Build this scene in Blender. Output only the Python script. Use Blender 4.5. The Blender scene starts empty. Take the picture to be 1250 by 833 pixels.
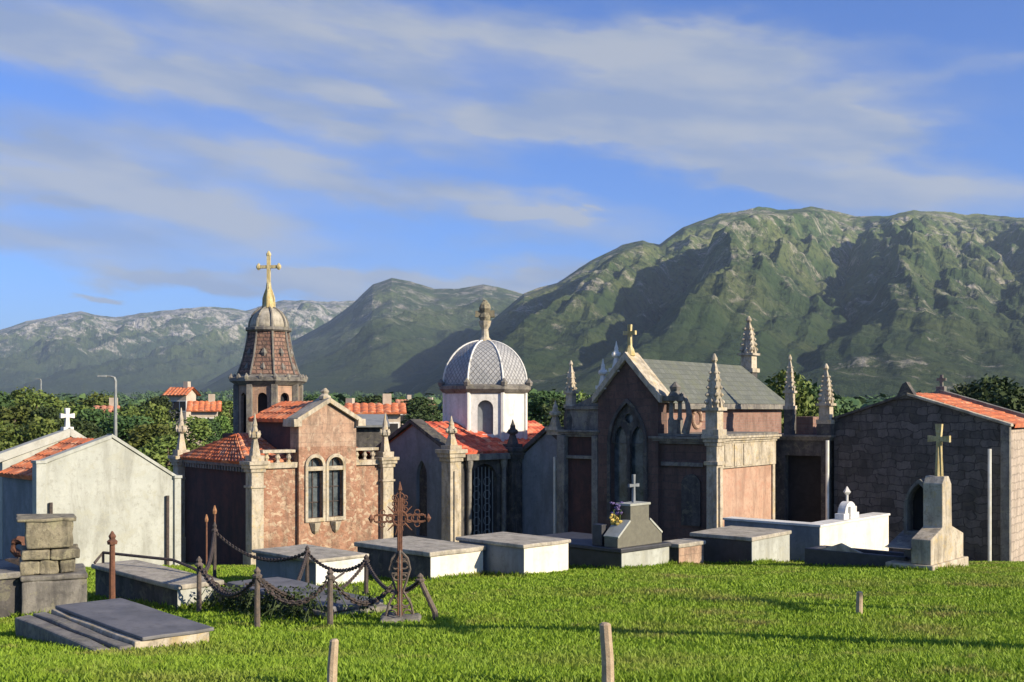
import bpy, math, random
import numpy as np
from mathutils import Vector, Matrix, noise
from mathutils.geometry import tessellate_polygon
random.seed(7); rng = np.random.default_rng(7)
sc = bpy.context.scene
COL = sc.collection
F = 1340.0; PX = 625.0; HZ = 500.0; CZ = 5.0      # focal length and horizon of the view, camera height
rad = math.radians

# ------------------------------------------------------------------ ground
GY = [-60, 0, 6.5, 9, 12, 15, 18, 21, 24, 28, 32, 40, 60, 150, 400, 1000, 2000, 4000, 20000]
GL = [-1.2, -1.45, -1.615, -2.07, -2.46, -2.74, -3.01, -3.26, -3.55, -3.99, -4.44, -4.7, -5, -5.5, -6, 2, 22, 50, 50]
GR = [-1.2, -1.45, -1.615, -2.01, -2.31, -2.57, -2.82, -3.09, -3.42, -3.91, -4.37, -4.7, -5, -5.5, -6, 2, 22, 50, 50]
def gz(X, Y):
    w = min(1, max(0, (X + 4) / 7)); w = w * w * (3 - 2 * w)
    z = (1 - w) * np.interp(Y, GY, GL) + w * np.interp(Y, GY, GR)
    if Y > 0:
        z += 0.02 * noise.noise(Vector((X * .6, Y * .6, 0)))
    if Y > 60:
        k = min(1, (Y - 60) / 300)
        z += k * (0.006 * Y) * noise.noise(Vector((X / 260, Y / 300, 3)))
    return CZ + z
def ground_hit(px, py):
    r = (px - PX) / F
    lo, hi = 2.0, 60.0
    for _ in range(50):
        m = (lo + hi) / 2
        p = HZ + F * (CZ - gz(r * m, m)) / m
        if p > py: lo = m
        else: hi = m
    return (r * lo, lo)

# ------------------------------------------------------------------ mesh helpers
class MB:
    def __init__(s): s.v = []; s.f = []; s.uv = None
    def add(s, vs, fs):
        o = len(s.v); s.v += [tuple(p) for p in vs]; s.f += [tuple(i + o for i in f) for f in fs]; return s
    def box(s, x0, x1, y0, y1, z0, z1, tx=0, ty=0):
        vs = [(x0, y0, z0), (x1, y0, z0), (x1, y1, z0), (x0, y1, z0), (x0 + tx, y0 + ty, z1), (x1 - tx, y0 + ty, z1), (x1 - tx, y1 - ty, z1), (x0 + tx, y1 - ty, z1)]
        return s.add(vs, [(3, 2, 1, 0), (4, 5, 6, 7), (0, 1, 5, 4), (1, 2, 6, 5), (2, 3, 7, 6), (3, 0, 4, 7)])
    def prism(s, pts, ax, a0, a1, holes=()):
        def P(p, a):
            if ax == 'x': return (a, p[0], p[1])
            if ax == 'y': return (p[0], a, p[1])
            return (p[0], p[1], a)
        loops = [list(pts)] + [list(h) for h in holes]
        flat = [q for l in loops for q in l]; n = len(flat)
        tris = tessellate_polygon([[Vector((q[0], q[1], 0)) for q in l] for l in loops])
        vs = [P(q, a0) for q in flat] + [P(q, a1) for q in flat]
        fs = [tuple(t) for t in tris] + [tuple(i + n for i in reversed(t)) for t in tris]
        o = 0
        for l in loops:
            k = len(l)
            for i in range(k):
                a, b = o + i, o + (i + 1) % k
                fs.append((a, b, b + n, a + n))
            o += k
        return s.add(vs, fs)
    def lathe(s, cx, cy, prof, n=12, rot=0.0, sx=1, sy=1):
        vs = []; fs = []
        for r, z in prof:
            for i in range(n):
                a = rot + 2 * math.pi * i / n
                vs.append((cx + r * math.cos(a) * sx, cy + r * math.sin(a) * sy, z))
        for j in range(len(prof) - 1):
            for i in range(n):
                k = (i + 1) % n
                fs.append((j * n + i, j * n + k, (j + 1) * n + k, (j + 1) * n + i))
        fs.append(tuple(reversed(range(n)))); m = (len(prof) - 1) * n; fs.append(tuple(range(m, m + n)))
        return s.add(vs, fs)
    def tube(s, pts, r, n=7):
        pts = [Vector(p) for p in pts]; vs = []; fs = []
        rs = r if isinstance(r, (list, tuple)) else [r] * len(pts)
        for i, p in enumerate(pts):
            d = (pts[min(i + 1, len(pts) - 1)] - pts[max(i - 1, 0)]).normalized()
            a = d.cross(Vector((0.13, 0.2, 1)) if abs(d.z) < .9 else Vector((1, 0, .1))).normalized(); b = d.cross(a)
            for k in range(n):
                t = 2 * math.pi * k / n
                q = p + (a * math.cos(t) + b * math.sin(t)) * rs[i]; vs.append(tuple(q))
        for i in range(len(pts) - 1):
            for k in range(n):
                l = (k + 1) % n
                fs.append((i * n + k, i * n + l, (i + 1) * n + l, (i + 1) * n + k))
        fs.append(tuple(reversed(range(n)))); m = (len(pts) - 1) * n; fs.append(tuple(range(m, m + n)))
        return s.add(vs, fs)
    def ring(s, c, R, r, ax=Vector((0, 1, 0)), n=14, m=6, sx=1.0, a0=0, a1=2 * math.pi):
        ax = Vector(ax).normalized(); e = Vector((0, 0, 1)) if abs(ax.z) < .9 else Vector((1, 0, 0))
        p = ax.cross(e).normalized(); q = ax.cross(p)
        pts = [Vector(c) + p * math.cos(a0 + (a1 - a0) * i / n) * R * sx + q * math.sin(a0 + (a1 - a0) * i / n) * R for i in range(n + 1)]
        return s.tube(pts, r, m)
    def rough(s, amp, sc_=3.0, seed=0):
        out = []
        for p in s.v:
            q = Vector(p) * sc_ + Vector((seed, 0, 0)); d = noise.noise_vector(q)
            out.append((p[0] + d.x * amp, p[1] + d.y * amp, p[2] + d.z * amp))
        s.v = out; return s
    def build(s, name, mat, parent=None, bevel=0, smooth=False, sub=0, rough=0):
        me = bpy.data.meshes.new(name); me.from_pydata(s.v, [], s.f)
        import bmesh
        bm = bmesh.new(); bm.from_mesh(me)
        bmesh.ops.recalc_face_normals(bm, faces=bm.faces)
        if sub:
            bmesh.ops.subdivide_edges(bm, edges=[e for e in bm.edges if e.calc_length() > .08], cuts=sub, use_grid_fill=True)
        if rough:
            for v in bm.verts:
                d = noise.noise_vector(v.co * 5 + Vector((hash(name) % 7, 0, 0))); d += .5 * noise.noise_vector(v.co * 13)
                v.co += d * rough
        bm.to_mesh(me); bm.free()
        if smooth: me.polygons.foreach_set('use_smooth', [True] * len(me.polygons))
        me.materials.append(mat)
        o = bpy.data.objects.new(name, me); COL.objects.link(o)
        if parent: o.parent = parent
        if bevel:
            b = o.modifiers.new('bev', 'BEVEL'); b.width = bevel; b.segments = 2; b.limit_method = 'ANGLE'; b.angle_limit = rad(40)
        return o
def tag(o, label, cat=None, group=None, kind=None):
    if label: o['label'] = label
    if cat: o['category'] = cat
    if group: o['group'] = group
    if kind: o['kind'] = kind
    return o
def thing(name, label, cat, loc, rz=0, group=None):
    o = bpy.data.objects.new(name, None); COL.objects.link(o); o.empty_display_size = .3
    o.location = loc; o.rotation_euler = (0, 0, rz)
    return tag(o, label, cat, group)
class Frame:
    """near corner seen at column px at depth Y; local x runs away to the right, local y away to the left"""
    def __init__(s, px, Y, t=45, py=None):
        if Y is None: X, Y = ground_hit(px, py)
        s.Y = Y; s.X = (px - PX) / F * Y; s.t = rad(t); s.g = gz(s.X, s.Y)
        s.rz = math.pi / 2 - s.t; s.loc = (s.X, s.Y, s.g)
    def w(s, x, y): return (s.X + x * math.sin(s.t) - y * math.cos(s.t), s.Y + x * math.cos(s.t) + y * math.sin(s.t))
    def lx(s, px, y=0):
        r = (px - PX) / F; X, Y = s.w(0, y); return (r * Y - X) / (math.sin(s.t) - r * math.cos(s.t))
    def ly(s, px, x=0):
        r = (px - PX) / F; X, Y = s.w(x, 0); return (r * Y - X) / (-math.cos(s.t) - r * math.sin(s.t))
    def z(s, py, x=0, y=0): return CZ + (HZ - py) / F * s.w(x, y)[1] - s.g
    def empty(s, name, label, cat, group=None): return thing(name, label, cat, s.loc, s.rz, group)

# ------------------------------------------------------------------ materials
def newmat(name):
    m = bpy.data.materials.new(name); m.use_nodes = True; nt = m.node_tree
    return m, nt, nt.nodes['Principled BSDF']
def N(nt, typ, **kw):
    n = nt.nodes.new(typ)
    for k, v in kw.items():
        if k in n.inputs: n.inputs[k].default_value = v
        else: setattr(n, k, v)
    return n
def c4(c): return (c[0], c[1], c[2], 1)
def mixc(nt, fac, a, b):
    m = nt.nodes.new('ShaderNodeMix'); m.data_type = 'RGBA'
    for i, val in ((0, fac), (6, a), (7, b)):
        if isinstance(val, (int, float)): m.inputs[i].default_value = val
        elif isinstance(val, tuple): m.inputs[i].default_value = c4(val)
        else: nt.links.new(val, m.inputs[i])
    return m.outputs[2]
def ramp(nt, src, a, b):
    r = N(nt, 'ShaderNodeMapRange'); r.interpolation_type = 'SMOOTHSTEP'
    r.inputs[1].default_value = a; r.inputs[2].default_value = b; nt.links.new(src, r.inputs[0]); return r.outputs[0]
def math_(nt, op, a, b=0.0, c=0.0):
    m = N(nt, 'ShaderNodeMath', operation=op)
    for i, v in enumerate((a, b, c)):
        if isinstance(v, (int, float)): m.inputs[i].default_value = v
        else: nt.links.new(v, m.inputs[i])
    return m.outputs[0]
def noisen(nt, vec, scale, detail=5, rough=.6, dist=0.0):
    n = N(nt, 'ShaderNodeTexNoise'); n.inputs['Scale'].default_value = scale; n.inputs['Detail'].default_value = detail
    n.inputs['Roughness'].default_value = rough; n.inputs['Distortion'].default_value = dist
    if vec is not None: nt.links.new(vec, n.inputs['Vector'])
    return n.outputs[0]
def mapped(nt, src, sx, sy, sz):
    m = N(nt, 'ShaderNodeMapping'); m.inputs['Scale'].default_value = (sx, sy, sz); nt.links.new(src, m.inputs[0]); return m.outputs[0]
def stone(name, c1, c2, stain=(.04, .038, .035), sa=.5, lich=None, la=.5, scale=1.0, bump=.35, rough=.9, brick=None, bcol=None, mortar=(.3, .28, .25), patches=None):
    m, nt, bs = newmat(name)
    co = N(nt, 'ShaderNodeTexCoord').outputs['Object']
    n1 = noisen(nt, co, 2.2 * scale, 6, .65, .3)
    col = mixc(nt, ramp(nt, n1, .35, .65), c1, c2)
    hs = noisen(nt, co, 40 * scale, 4, .7)
    hb = math_(nt, 'MULTIPLY', hs, .25)
    if brick:
        sx = N(nt, 'ShaderNodeSeparateXYZ'); nt.links.new(co, sx.inputs[0])
        u = math_(nt, 'ADD', sx.outputs[0], sx.outputs[1])
        nd = noisen(nt, co, 2.5, 2); off = math_(nt, 'MULTIPLY', math_(nt, 'SUBTRACT', nd, .5), brick.get('wob', .2))
        cb = N(nt, 'ShaderNodeCombineXYZ'); nt.links.new(math_(nt, 'ADD', u, off), cb.inputs[0]); nt.links.new(math_(nt, 'ADD', sx.outputs[2], off), cb.inputs[1])
        b = N(nt, 'ShaderNodeTexBrick'); nt.links.new(cb.outputs[0], b.inputs['Vector'])
        b.inputs['Scale'].default_value = 1; b.inputs['Brick Width'].default_value = brick['w']; b.inputs['Row Height'].default_value = brick['h']
        b.inputs['Mortar Size'].default_value = brick.get('m', .012); b.inputs['Mortar Smooth'].default_value = .3
        b.inputs['Color1'].default_value = (0, 0, 0, 1); b.inputs['Color2'].default_value = (1, 1, 1, 1); b.inputs['Mortar'].default_value = (.5, .5, .5, 1)
        b.offset = .43; b.squash = .75; b.squash_frequency = 3
        if bcol: col = mixc(nt, math_(nt, 'MULTIPLY', b.outputs['Color'], .8), col, bcol)
        col = mixc(nt, math_(nt, 'MULTIPLY', b.outputs['Fac'], .85), col, mortar)
        hb = math_(nt, 'ADD', hb, math_(nt, 'MULTIPLY', math_(nt, 'SUBTRACT', 1.0, b.outputs['Fac']), .6))
    if patches:
        v = N(nt, 'ShaderNodeTexVoronoi'); v.inputs['Scale'].default_value = patches[1]; v.inputs['Randomness'].default_value = 1
        wv = mapped(nt, co, 1, 1, 1.3); ad = N(nt, 'ShaderNodeVectorMath', operation='ADD'); nn = N(nt, 'ShaderNodeTexNoise'); nn.inputs['Scale'].default_value = 5
        nt.links.new(co, nn.inputs['Vector']); sc2 = N(nt, 'ShaderNodeVectorMath', operation='SCALE'); sc2.inputs[3].default_value = .25
        nt.links.new(nn.outputs[1], sc2.inputs[0]); nt.links.new(wv, ad.inputs[0]); nt.links.new(sc2.outputs[0], ad.inputs[1]); nt.links.new(ad.outputs[0], v.inputs['Vector'])
        sp = N(nt, 'ShaderNodeSeparateColor'); nt.links.new(v.outputs['Color'], sp.inputs[0])
        col = mixc(nt, ramp(nt, sp.outputs[0], patches[2], patches[2] + .1), col, patches[0])
        col = mixc(nt, math_(nt, 'MULTIPLY', ramp(nt, sp.outputs[1], .6, .9), .5), col, patches[3])
        hb = math_(nt, 'ADD', hb, math_(nt, 'MULTIPLY', ramp(nt, v.outputs['Distance'], .5, .2), .4))
    # streaks and grime of the stone itself
    st = noisen(nt, mapped(nt, co, 3.2, 3.2, .8), 1.0 * scale, 6, .7, .4)
    col = mixc(nt, math_(nt, 'MULTIPLY', ramp(nt, st, .42, .68), sa), col, stain)
    sp2 = noisen(nt, co, 9 * scale, 5, .75)
    col = mixc(nt, math_(nt, 'MULTIPLY', ramp(nt, sp2, .50, .66), sa * .75), col, stain)
    if lich:
        lv = noisen(nt, co, 3.3 * scale, 7, .75, .6)
        col = mixc(nt, math_(nt, 'MULTIPLY', ramp(nt, lv, .52, .62), la), col, lich)
    fine = noisen(nt, co, 60 * scale, 3, .7)
    col = mixc(nt, math_(nt, 'MULTIPLY', ramp(nt, fine, .3, .7), .18), col, (c2[0] * .5, c2[1] * .5, c2[2] * .5))
    nt.links.new(col, bs.inputs['Base Color']); bs.inputs['Roughness'].default_value = rough
    bp = N(nt, 'ShaderNodeBump'); bp.inputs['Strength'].default_value = bump; bp.inputs['Distance'].default_value = .03
    hb = math_(nt, 'ADD', hb, math_(nt, 'MULTIPLY', sp2, .5))
    nt.links.new(hb, bp.inputs['Height']); nt.links.new(bp.outputs[0], bs.inputs['Normal'])
    return m
def plain(name, c1, c2, rough=.8, scale=4, metal=0.0, bump=.15):
    m, nt, bs = newmat(name); co = N(nt, 'ShaderNodeTexCoord').outputs['Object']
    n = noisen(nt, co, scale, 7, .7, .3); col = mixc(nt, ramp(nt, n, .35, .65), c1, c2)
    nt.links.new(col, bs.inputs['Base Color']); bs.inputs['Roughness'].default_value = rough; bs.inputs['Metallic'].default_value = metal
    bp = N(nt, 'ShaderNodeBump'); bp.inputs['Strength'].default_value = bump; bp.inputs['Distance'].default_value = .02
    nt.links.new(noisen(nt, co, scale * 8, 5, .7), bp.inputs['Height']); nt.links.new(bp.outputs[0], bs.inputs['Normal'])
    return m
M = {}
M['plaster'] = stone('weathered_plaster', (.36, .375, .335), (.42, .435, .39), stain=(.22, .22, .185), sa=.65, scale=.7, bump=.2, lich=(.35, .35, .28), la=.6)
M['plaster_white'] = stone('white_plaster', (.62, .62, .58), (.72, .71, .66), stain=(.33, .31, .27), sa=.4, scale=.8, bump=.12)
M['plaster_shaded'] = stone('shaded_render', (.17, .19, .215), (.23, .25, .27), stain=(.12, .13, .13), sa=.6, scale=.9, bump=.15)  # plaster for faces turned from the sun; their bluish shade is in the colour
M['whitewash'] = stone('whitewash', (.62, .61, .57), (.72, .71, .67), stain=(.33, .32, .28), sa=.5, bump=.1)
M['cream'] = stone('cream_render', (.68, .63, .53), (.76, .72, .62), stain=(.38, .33, .24), sa=.3, bump=.12)
M['limestone'] = stone('weathered_limestone', (.39, .34, .25), (.51, .45, .35), stain=(.10, .085, .06), sa=.65, lich=(.50, .36, .12), la=.4, scale=1.4, bump=.5)
M['limestone_shaded'] = stone('stained_shaded_stone', (.055, .052, .05), (.10, .092, .085), stain=(.02, .02, .02), sa=.7, lich=(.22, .21, .13), la=.4, scale=1.4, bump=.5)  # stained stone, darkened further so shaded faces carry shade in the colour
M['limestone_grey'] = stone('grey_stone', (.15, .14, .125), (.23, .215, .185), stain=(.045, .042, .04), sa=.7, lich=(.30, .28, .17), la=.4, scale=1.3, bump=.5)
M['yellow_stone'] = stone('lichen_yellow_stone', (.50, .40, .17), (.58, .50, .28), stain=(.16, .12, .06), sa=.65, lich=(.50, .34, .07), la=.5, scale=3, bump=.4)
M['red_rubble'] = stone('red_sandstone_rubble', (.28, .14, .085), (.37, .215, .14), stain=(.10, .075, .052), sa=.7, scale=1.2, bump=.7, patches=((.47, .35, .24), 8.5, .72, (.27, .13, .08)), lich=(.44, .33, .22), la=.45)
M['red_sandstone'] = stone('pale_red_sandstone', (.34, .215, .145), (.43, .30, .21), stain=(.11, .08, .06), sa=.65, scale=1.2, bump=.5, lich=(.52, .42, .31), la=.4, brick=dict(w=.5, h=.24, m=.006, wob=.05), bcol=(.40, .25, .17), mortar=(.25, .18, .13))
M['red_brown_shaded'] = stone('shaded_red_brown_rubble', (.075, .046, .04), (.105, .066, .056), stain=(.03, .022, .02), sa=.5, scale=1.2, bump=.6, brick=dict(w=.42, h=.2, m=.012, wob=.12), bcol=(.15, .09, .07), mortar=(.085, .065, .055))  # rubble darkened to put the shade of sunless walls into its tone
M['red_plaster_shaded'] = stone('shaded_red_render', (.095, .04, .034), (.055, .03, .028), stain=(.022, .017, .017), sa=.6, scale=1, bump=.3)  # red render with the shade of the side walls painted in
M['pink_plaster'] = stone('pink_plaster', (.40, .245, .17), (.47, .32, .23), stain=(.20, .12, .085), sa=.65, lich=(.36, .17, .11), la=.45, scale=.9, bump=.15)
M['brick'] = stone('brick', (.20, .10, .075), (.26, .14, .105), stain=(.08, .05, .04), sa=.5, scale=1, bump=.3, brick=dict(w=.24, h=.075, m=.008, wob=.02), bcol=(.30, .19, .145), mortar=(.22, .18, .15))
M['masonry'] = stone('shaded_coursed_rubble', (.048, .044, .042), (.085, .078, .072), stain=(.022, .022, .022), sa=.5, scale=1.2, bump=.9, brick=dict(w=.40, h=.21, m=.012, wob=.3), bcol=(.165, .15, .14), mortar=(.035, .033, .03), lich=(.11, .10, .07), la=.35)  # rubble of the shaded gable, its shade put into the colour
M['masonry_lit'] = stone('lit_coursed_rubble', (.36, .30, .23), (.46, .39, .31), stain=(.14, .11, .09), sa=.5, scale=1.2, bump=.8, brick=dict(w=.4, h=.22, m=.018, wob=.2), bcol=(.46, .38, .31), mortar=(.31, .26, .21))  # sunlit counterpart of the shade-darkened rubble
M['spire'] = stone('red_scaled_stone', (.17, .085, .06), (.24, .13, .095), stain=(.05, .035, .03), sa=.7, scale=1.6, bump=.9, brick=dict(w=.2, h=.13, m=.02, wob=.1), bcol=(.30, .19, .14), mortar=(.06, .045, .04), lich=(.30, .23, .14), la=.35)
M['dark_marble'] = plain('dark_slab', (.028, .029, .034), (.045, .046, .052), .5, 6, bump=.08)
M['slab'] = stone('slate_slab', (.12, .12, .125), (.17, .165, .165), stain=(.065, .065, .06), sa=.6, scale=.8, bump=.12, rough=.7)
M['olive_stone'] = plain('olive_granite', (.105, .10, .075), (.135, .13, .095), .6, 10)
M['void'] = plain('dark_interior', (.012, .012, .014), (.02, .02, .022), .9)
M['glass'] = plain('dim_window_glass', (.035, .045, .05), (.10, .12, .13), .18, 3, bump=.03)
M['lid'] = stone('weathered_lid_stone', (.33, .30, .235), (.45, .41, .33), stain=(.10, .09, .075), sa=.6, lich=(.34, .33, .22), la=.4, scale=1.6, bump=.5)
M['tan_block'] = stone('tan_lichened_block', (.21, .185, .12), (.30, .265, .18), stain=(.05, .045, .036), sa=.75, lich=(.40, .38, .22), la=.4, scale=2.2, bump=1.0)
M['rust'] = plain('rusty_iron', (.10, .045, .028), (.17, .075, .042), .9, 14, bump=.5)
M['rust_orange'] = plain('orange_rust', (.24, .11, .05), (.34, .18, .09), .9, 10, bump=.4)
M['iron'] = plain('weathered_iron', (.035, .03, .028), (.085, .06, .05), .75, 18, bump=.5)
M['greyiron'] = plain('lichened_iron', (.08, .07, .062), (.16, .12, .09), .85, 18, bump=.5)
M['pvc'] = plain('pale_pipe', (.72, .72, .66), (.62, .60, .50), .45, 3, bump=.03)
M['wood'] = plain('bleached_wood', (.46, .36, .24), (.34, .25, .16), .85, 14, bump=.4)
M['galv'] = plain('galvanised_steel', (.20, .215, .21), (.27, .285, .27), .6, 3, .2)
M['bark'] = plain('bark', (.07, .055, .04), (.11, .085, .06), .95, 6, bump=.6)
M['yellow_flower'] = plain('yellow_petals', (.45, .32, .06), (.60, .45, .12), .7)
M['purple_flower'] = plain('purple_petals', (.09, .07, .18), (.14, .10, .24), .7)
M['red_flower'] = plain('rusty_petals', (.30, .07, .04), (.36, .12, .06), .7)
M['stem'] = plain('stalks', (.06, .10, .03), (.09, .14, .04), .7)
M['cream_wall'] = plain('painted_house_wall', (.36, .30, .23), (.46, .39, .31), .85, 1)
M['tree_far'] = None
def tile_mat(name, a, b, c):
    m, nt, bs = newmat(name); co = N(nt, 'ShaderNodeTexCoord').outputs['Object']
    v = N(nt, 'ShaderNodeTexVoronoi'); v.inputs['Scale'].default_value = 4.2; nt.links.new(co, v.inputs['Vector'])
    sp = N(nt, 'ShaderNodeSeparateColor'); nt.links.new(v.outputs['Color'], sp.inputs[0])
    col = mixc(nt, sp.outputs[0], a, b); col = mixc(nt, ramp(nt, noisen(nt, co, 3, 6, .7), .46, .6), col, c); col = mixc(nt, math_(nt, 'MULTIPLY', ramp(nt, noisen(nt, co, 8, 6, .75), .52, .66), .65), col, (.17, .10, .06)); col = mixc(nt, math_(nt, 'MULTIPLY', ramp(nt, sp.outputs[1], .75, .95), .6), col, (.62, .34, .20))
    nt.links.new(col, bs.inputs['Base Color']); bs.inputs['Roughness'].default_value = .85
    bp = N(nt, 'ShaderNodeBump'); bp.inputs['Strength'].default_value = .3; bp.inputs['Distance'].default_value = .02
    nt.links.new(noisen(nt, co, 30), bp.inputs['Height']); nt.links.new(bp.outputs[0], bs.inputs['Normal']); return m
M['tile'] = tile_mat('clay_tiles', (.52, .125, .045), (.66, .21, .08), (.36, .12, .06))
M['tile_red'] = tile_mat('red_clay_tiles', (.56, .085, .04), (.68, .15, .07), (.40, .07, .04))
M['tile_old'] = tile_mat('old_clay_tiles', (.44, .15, .09), (.52, .24, .14), (.25, .13, .09))
def slate_mat():
    m, nt, bs = newmat('slate_roofing'); co = N(nt, 'ShaderNodeTexCoord').outputs['Object']
    b = N(nt, 'ShaderNodeTexBrick'); sx = N(nt, 'ShaderNodeSeparateXYZ'); nt.links.new(co, sx.inputs[0]); cb = N(nt, 'ShaderNodeCombineXYZ')
    nt.links.new(sx.outputs[0], cb.inputs[0]); nt.links.new(sx.outputs[2], cb.inputs[1]); nt.links.new(cb.outputs[0], b.inputs['Vector'])
    b.inputs['Scale'].default_value = 1; b.inputs['Brick Width'].default_value = .22; b.inputs['Row Height'].default_value = .14; b.inputs['Mortar Size'].default_value = .008
    b.inputs['Color1'].default_value = (.085, .095, .08, 1); b.inputs['Color2'].default_value = (.12, .13, .11, 1); b.inputs['Mortar'].default_value = (.07, .075, .06, 1)
    col = mixc(nt, math_(nt, 'MULTIPLY', ramp(nt, noisen(nt, co, 2.5, 6, .7), .45, .65), .6), b.outputs['Color'], (.11, .12, .075))
    nt.links.new(col, bs.inputs['Base Color']); bs.inputs['Roughness'].default_value = .75
    bp = N(nt, 'ShaderNodeBump'); bp.inputs['Strength'].default_value = .5; bp.inputs['Distance'].default_value = .02
    nt.links.new(math_(nt, 'SUBTRACT', 1.0, b.outputs['Fac']), bp.inputs['Height']); nt.links.new(bp.outputs[0], bs.inputs['Normal']); return m
M['slate'] = slate_mat()
def dome_mat():
    m, nt, bs = newmat('diamond_dome_tiles'); uv = N(nt, 'ShaderNodeUVMap').outputs[0]
    sx = N(nt, 'ShaderNodeSeparateXYZ'); nt.links.new(uv, sx.inputs[0])
    a = math_(nt, 'FRACT', math_(nt, 'ADD', sx.outputs[0], sx.outputs[1])); b = math_(nt, 'FRACT', math_(nt, 'SUBTRACT', sx.outputs[0], sx.outputs[1]))
    e = math_(nt, 'MINIMUM', math_(nt, 'ABSOLUTE', math_(nt, 'SUBTRACT', a, .5)), math_(nt, 'ABSOLUTE', math_(nt, 'SUBTRACT', b, .5)))
    g = ramp(nt, e, .02, .13); co = N(nt, 'ShaderNodeTexCoord').outputs['Object']
    col = mixc(nt, ramp(nt, noisen(nt, co, 3, 6, .7), .35, .65), (.27, .28, .28), (.37, .37, .36)); col = mixc(nt, g, (.19, .19, .20), col)
    col = mixc(nt, math_(nt, 'MULTIPLY', ramp(nt, noisen(nt, co, 7, 6, .7), .52, .68), .5), col, (.20, .19, .17))
    nt.links.new(col, bs.inputs['Base Color']); bs.inputs['Roughness'].default_value = .6
    bp = N(nt, 'ShaderNodeBump'); bp.inputs['Strength'].default_value = .8; bp.inputs['Distance'].default_value = .03
    nt.links.new(g, bp.inputs['Height']); nt.links.new(bp.outputs[0], bs.inputs['Normal']); return m
M['dome'] = dome_mat()
def leaf_mat(name, a, b, c):
    m, nt, bs = newmat(name); g = N(nt, 'ShaderNodeNewGeometry'); co = N(nt, 'ShaderNodeTexCoord').outputs['Object']
    col = mixc(nt, g.outputs['Random Per Island'], a, b); col = mixc(nt, math_(nt, 'MULTIPLY', ramp(nt, noisen(nt, co, .9, 4), .4, .65), .7), col, c)
    oi = N(nt, 'ShaderNodeObjectInfo'); hv = N(nt, 'ShaderNodeHueSaturation'); nt.links.new(math_(nt, 'ADD', math_(nt, 'MULTIPLY', oi.outputs['Random'], .05), .475), hv.inputs['Hue']); nt.links.new(math_(nt, 'ADD', math_(nt, 'MULTIPLY', oi.outputs['Random'], .8), .65), hv.inputs['Value']); nt.links.new(col, hv.inputs['Color']); col = hv.outputs[0]
    nt.links.new(col, bs.inputs['Base Color']); bs.inputs['Roughness'].default_value = .7
    bs.inputs['Specular IOR Level'].default_value = .2
    return m
M['leaf'] = leaf_mat('leaves', (.05, .085, .02), (.115, .165, .035), (.15, .18, .045))
M['leaf_dark'] = leaf_mat('dark_leaves', (.028, .05, .018), (.06, .095, .03), (.05, .08, .025))
M['leaf_far'] = leaf_mat('far_leaves', (.035, .065, .025), (.08, .115, .04), (.06, .09, .035))
def grass_mat():
    m, nt, bs = newmat('grass_blades'); g = N(nt, 'ShaderNodeNewGeometry'); co = g.outputs['Position']
    col = mixc(nt, g.outputs['Random Per Island'], (.13, .23, .016), (.30, .43, .04))
    col = mixc(nt, math_(nt, 'MULTIPLY', ramp(nt, noisen(nt, co, .55, 5, .65), .45, .68), .75), col, (.26, .28, .06))
    col = mixc(nt, math_(nt, 'MULTIPLY', ramp(nt, noisen(nt, co, 1.1, 6, .72), .54, .70), .6), col, (.28, .22, .09))
    nt.links.new(col, bs.inputs['Base Color']); bs.inputs['Roughness'].default_value = .6; bs.inputs['Specular IOR Level'].default_value = .25
    tr = N(nt, 'ShaderNodeBsdfTranslucent'); nt.links.new(col, tr.inputs[0]); mx = N(nt, 'ShaderNodeMixShader'); mx.inputs[0].default_value = .35
    nt.links.new(bs.outputs[0], mx.inputs[1]); nt.links.new(tr.outputs[0], mx.inputs[2]); nt.links.new(mx.outputs[0], nt.nodes['Material Output'].inputs[0]); return m
M['grass'] = grass_mat()
def ground_mat():
    m, nt, bs = newmat('ground_cover'); co = N(nt, 'ShaderNodeTexCoord').outputs['Object']
    n = noisen(nt, co, .5, 7, .7); near = mixc(nt, ramp(nt, n, .38, .62), (.05, .085, .016), (.09, .12, .03))
    near = mixc(nt, ramp(nt, noisen(nt, co, 6, 6, .7), .5, .7), near, (.10, .085, .045))
    f = noisen(nt, co, .006, 8, .65); far = mixc(nt, ramp(nt, f, .42, .58), (.028, .05, .02), (.08, .11, .035))
    far = mixc(nt, ramp(nt, noisen(nt, co, .03, 5, .6), .45, .6), far, (.03, .05, .02))
    sx = N(nt, 'ShaderNodeSeparateXYZ'); nt.links.new(co, sx.inputs[0])
    col = mixc(nt, ramp(nt, sx.outputs[1], 45, 110), near, far); nt.links.new(col, bs.inputs['Base Color']); bs.inputs['Roughness'].default_value = .95
    bp = N(nt, 'ShaderNodeBump'); bp.inputs['Strength'].default_value = .6; bp.inputs['Distance'].default_value = .05
    nt.links.new(noisen(nt, co, 14, 6, .7), bp.inputs['Height']); nt.links.new(bp.outputs[0], bs.inputs['Normal']); return m
M['ground'] = ground_mat()
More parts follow.
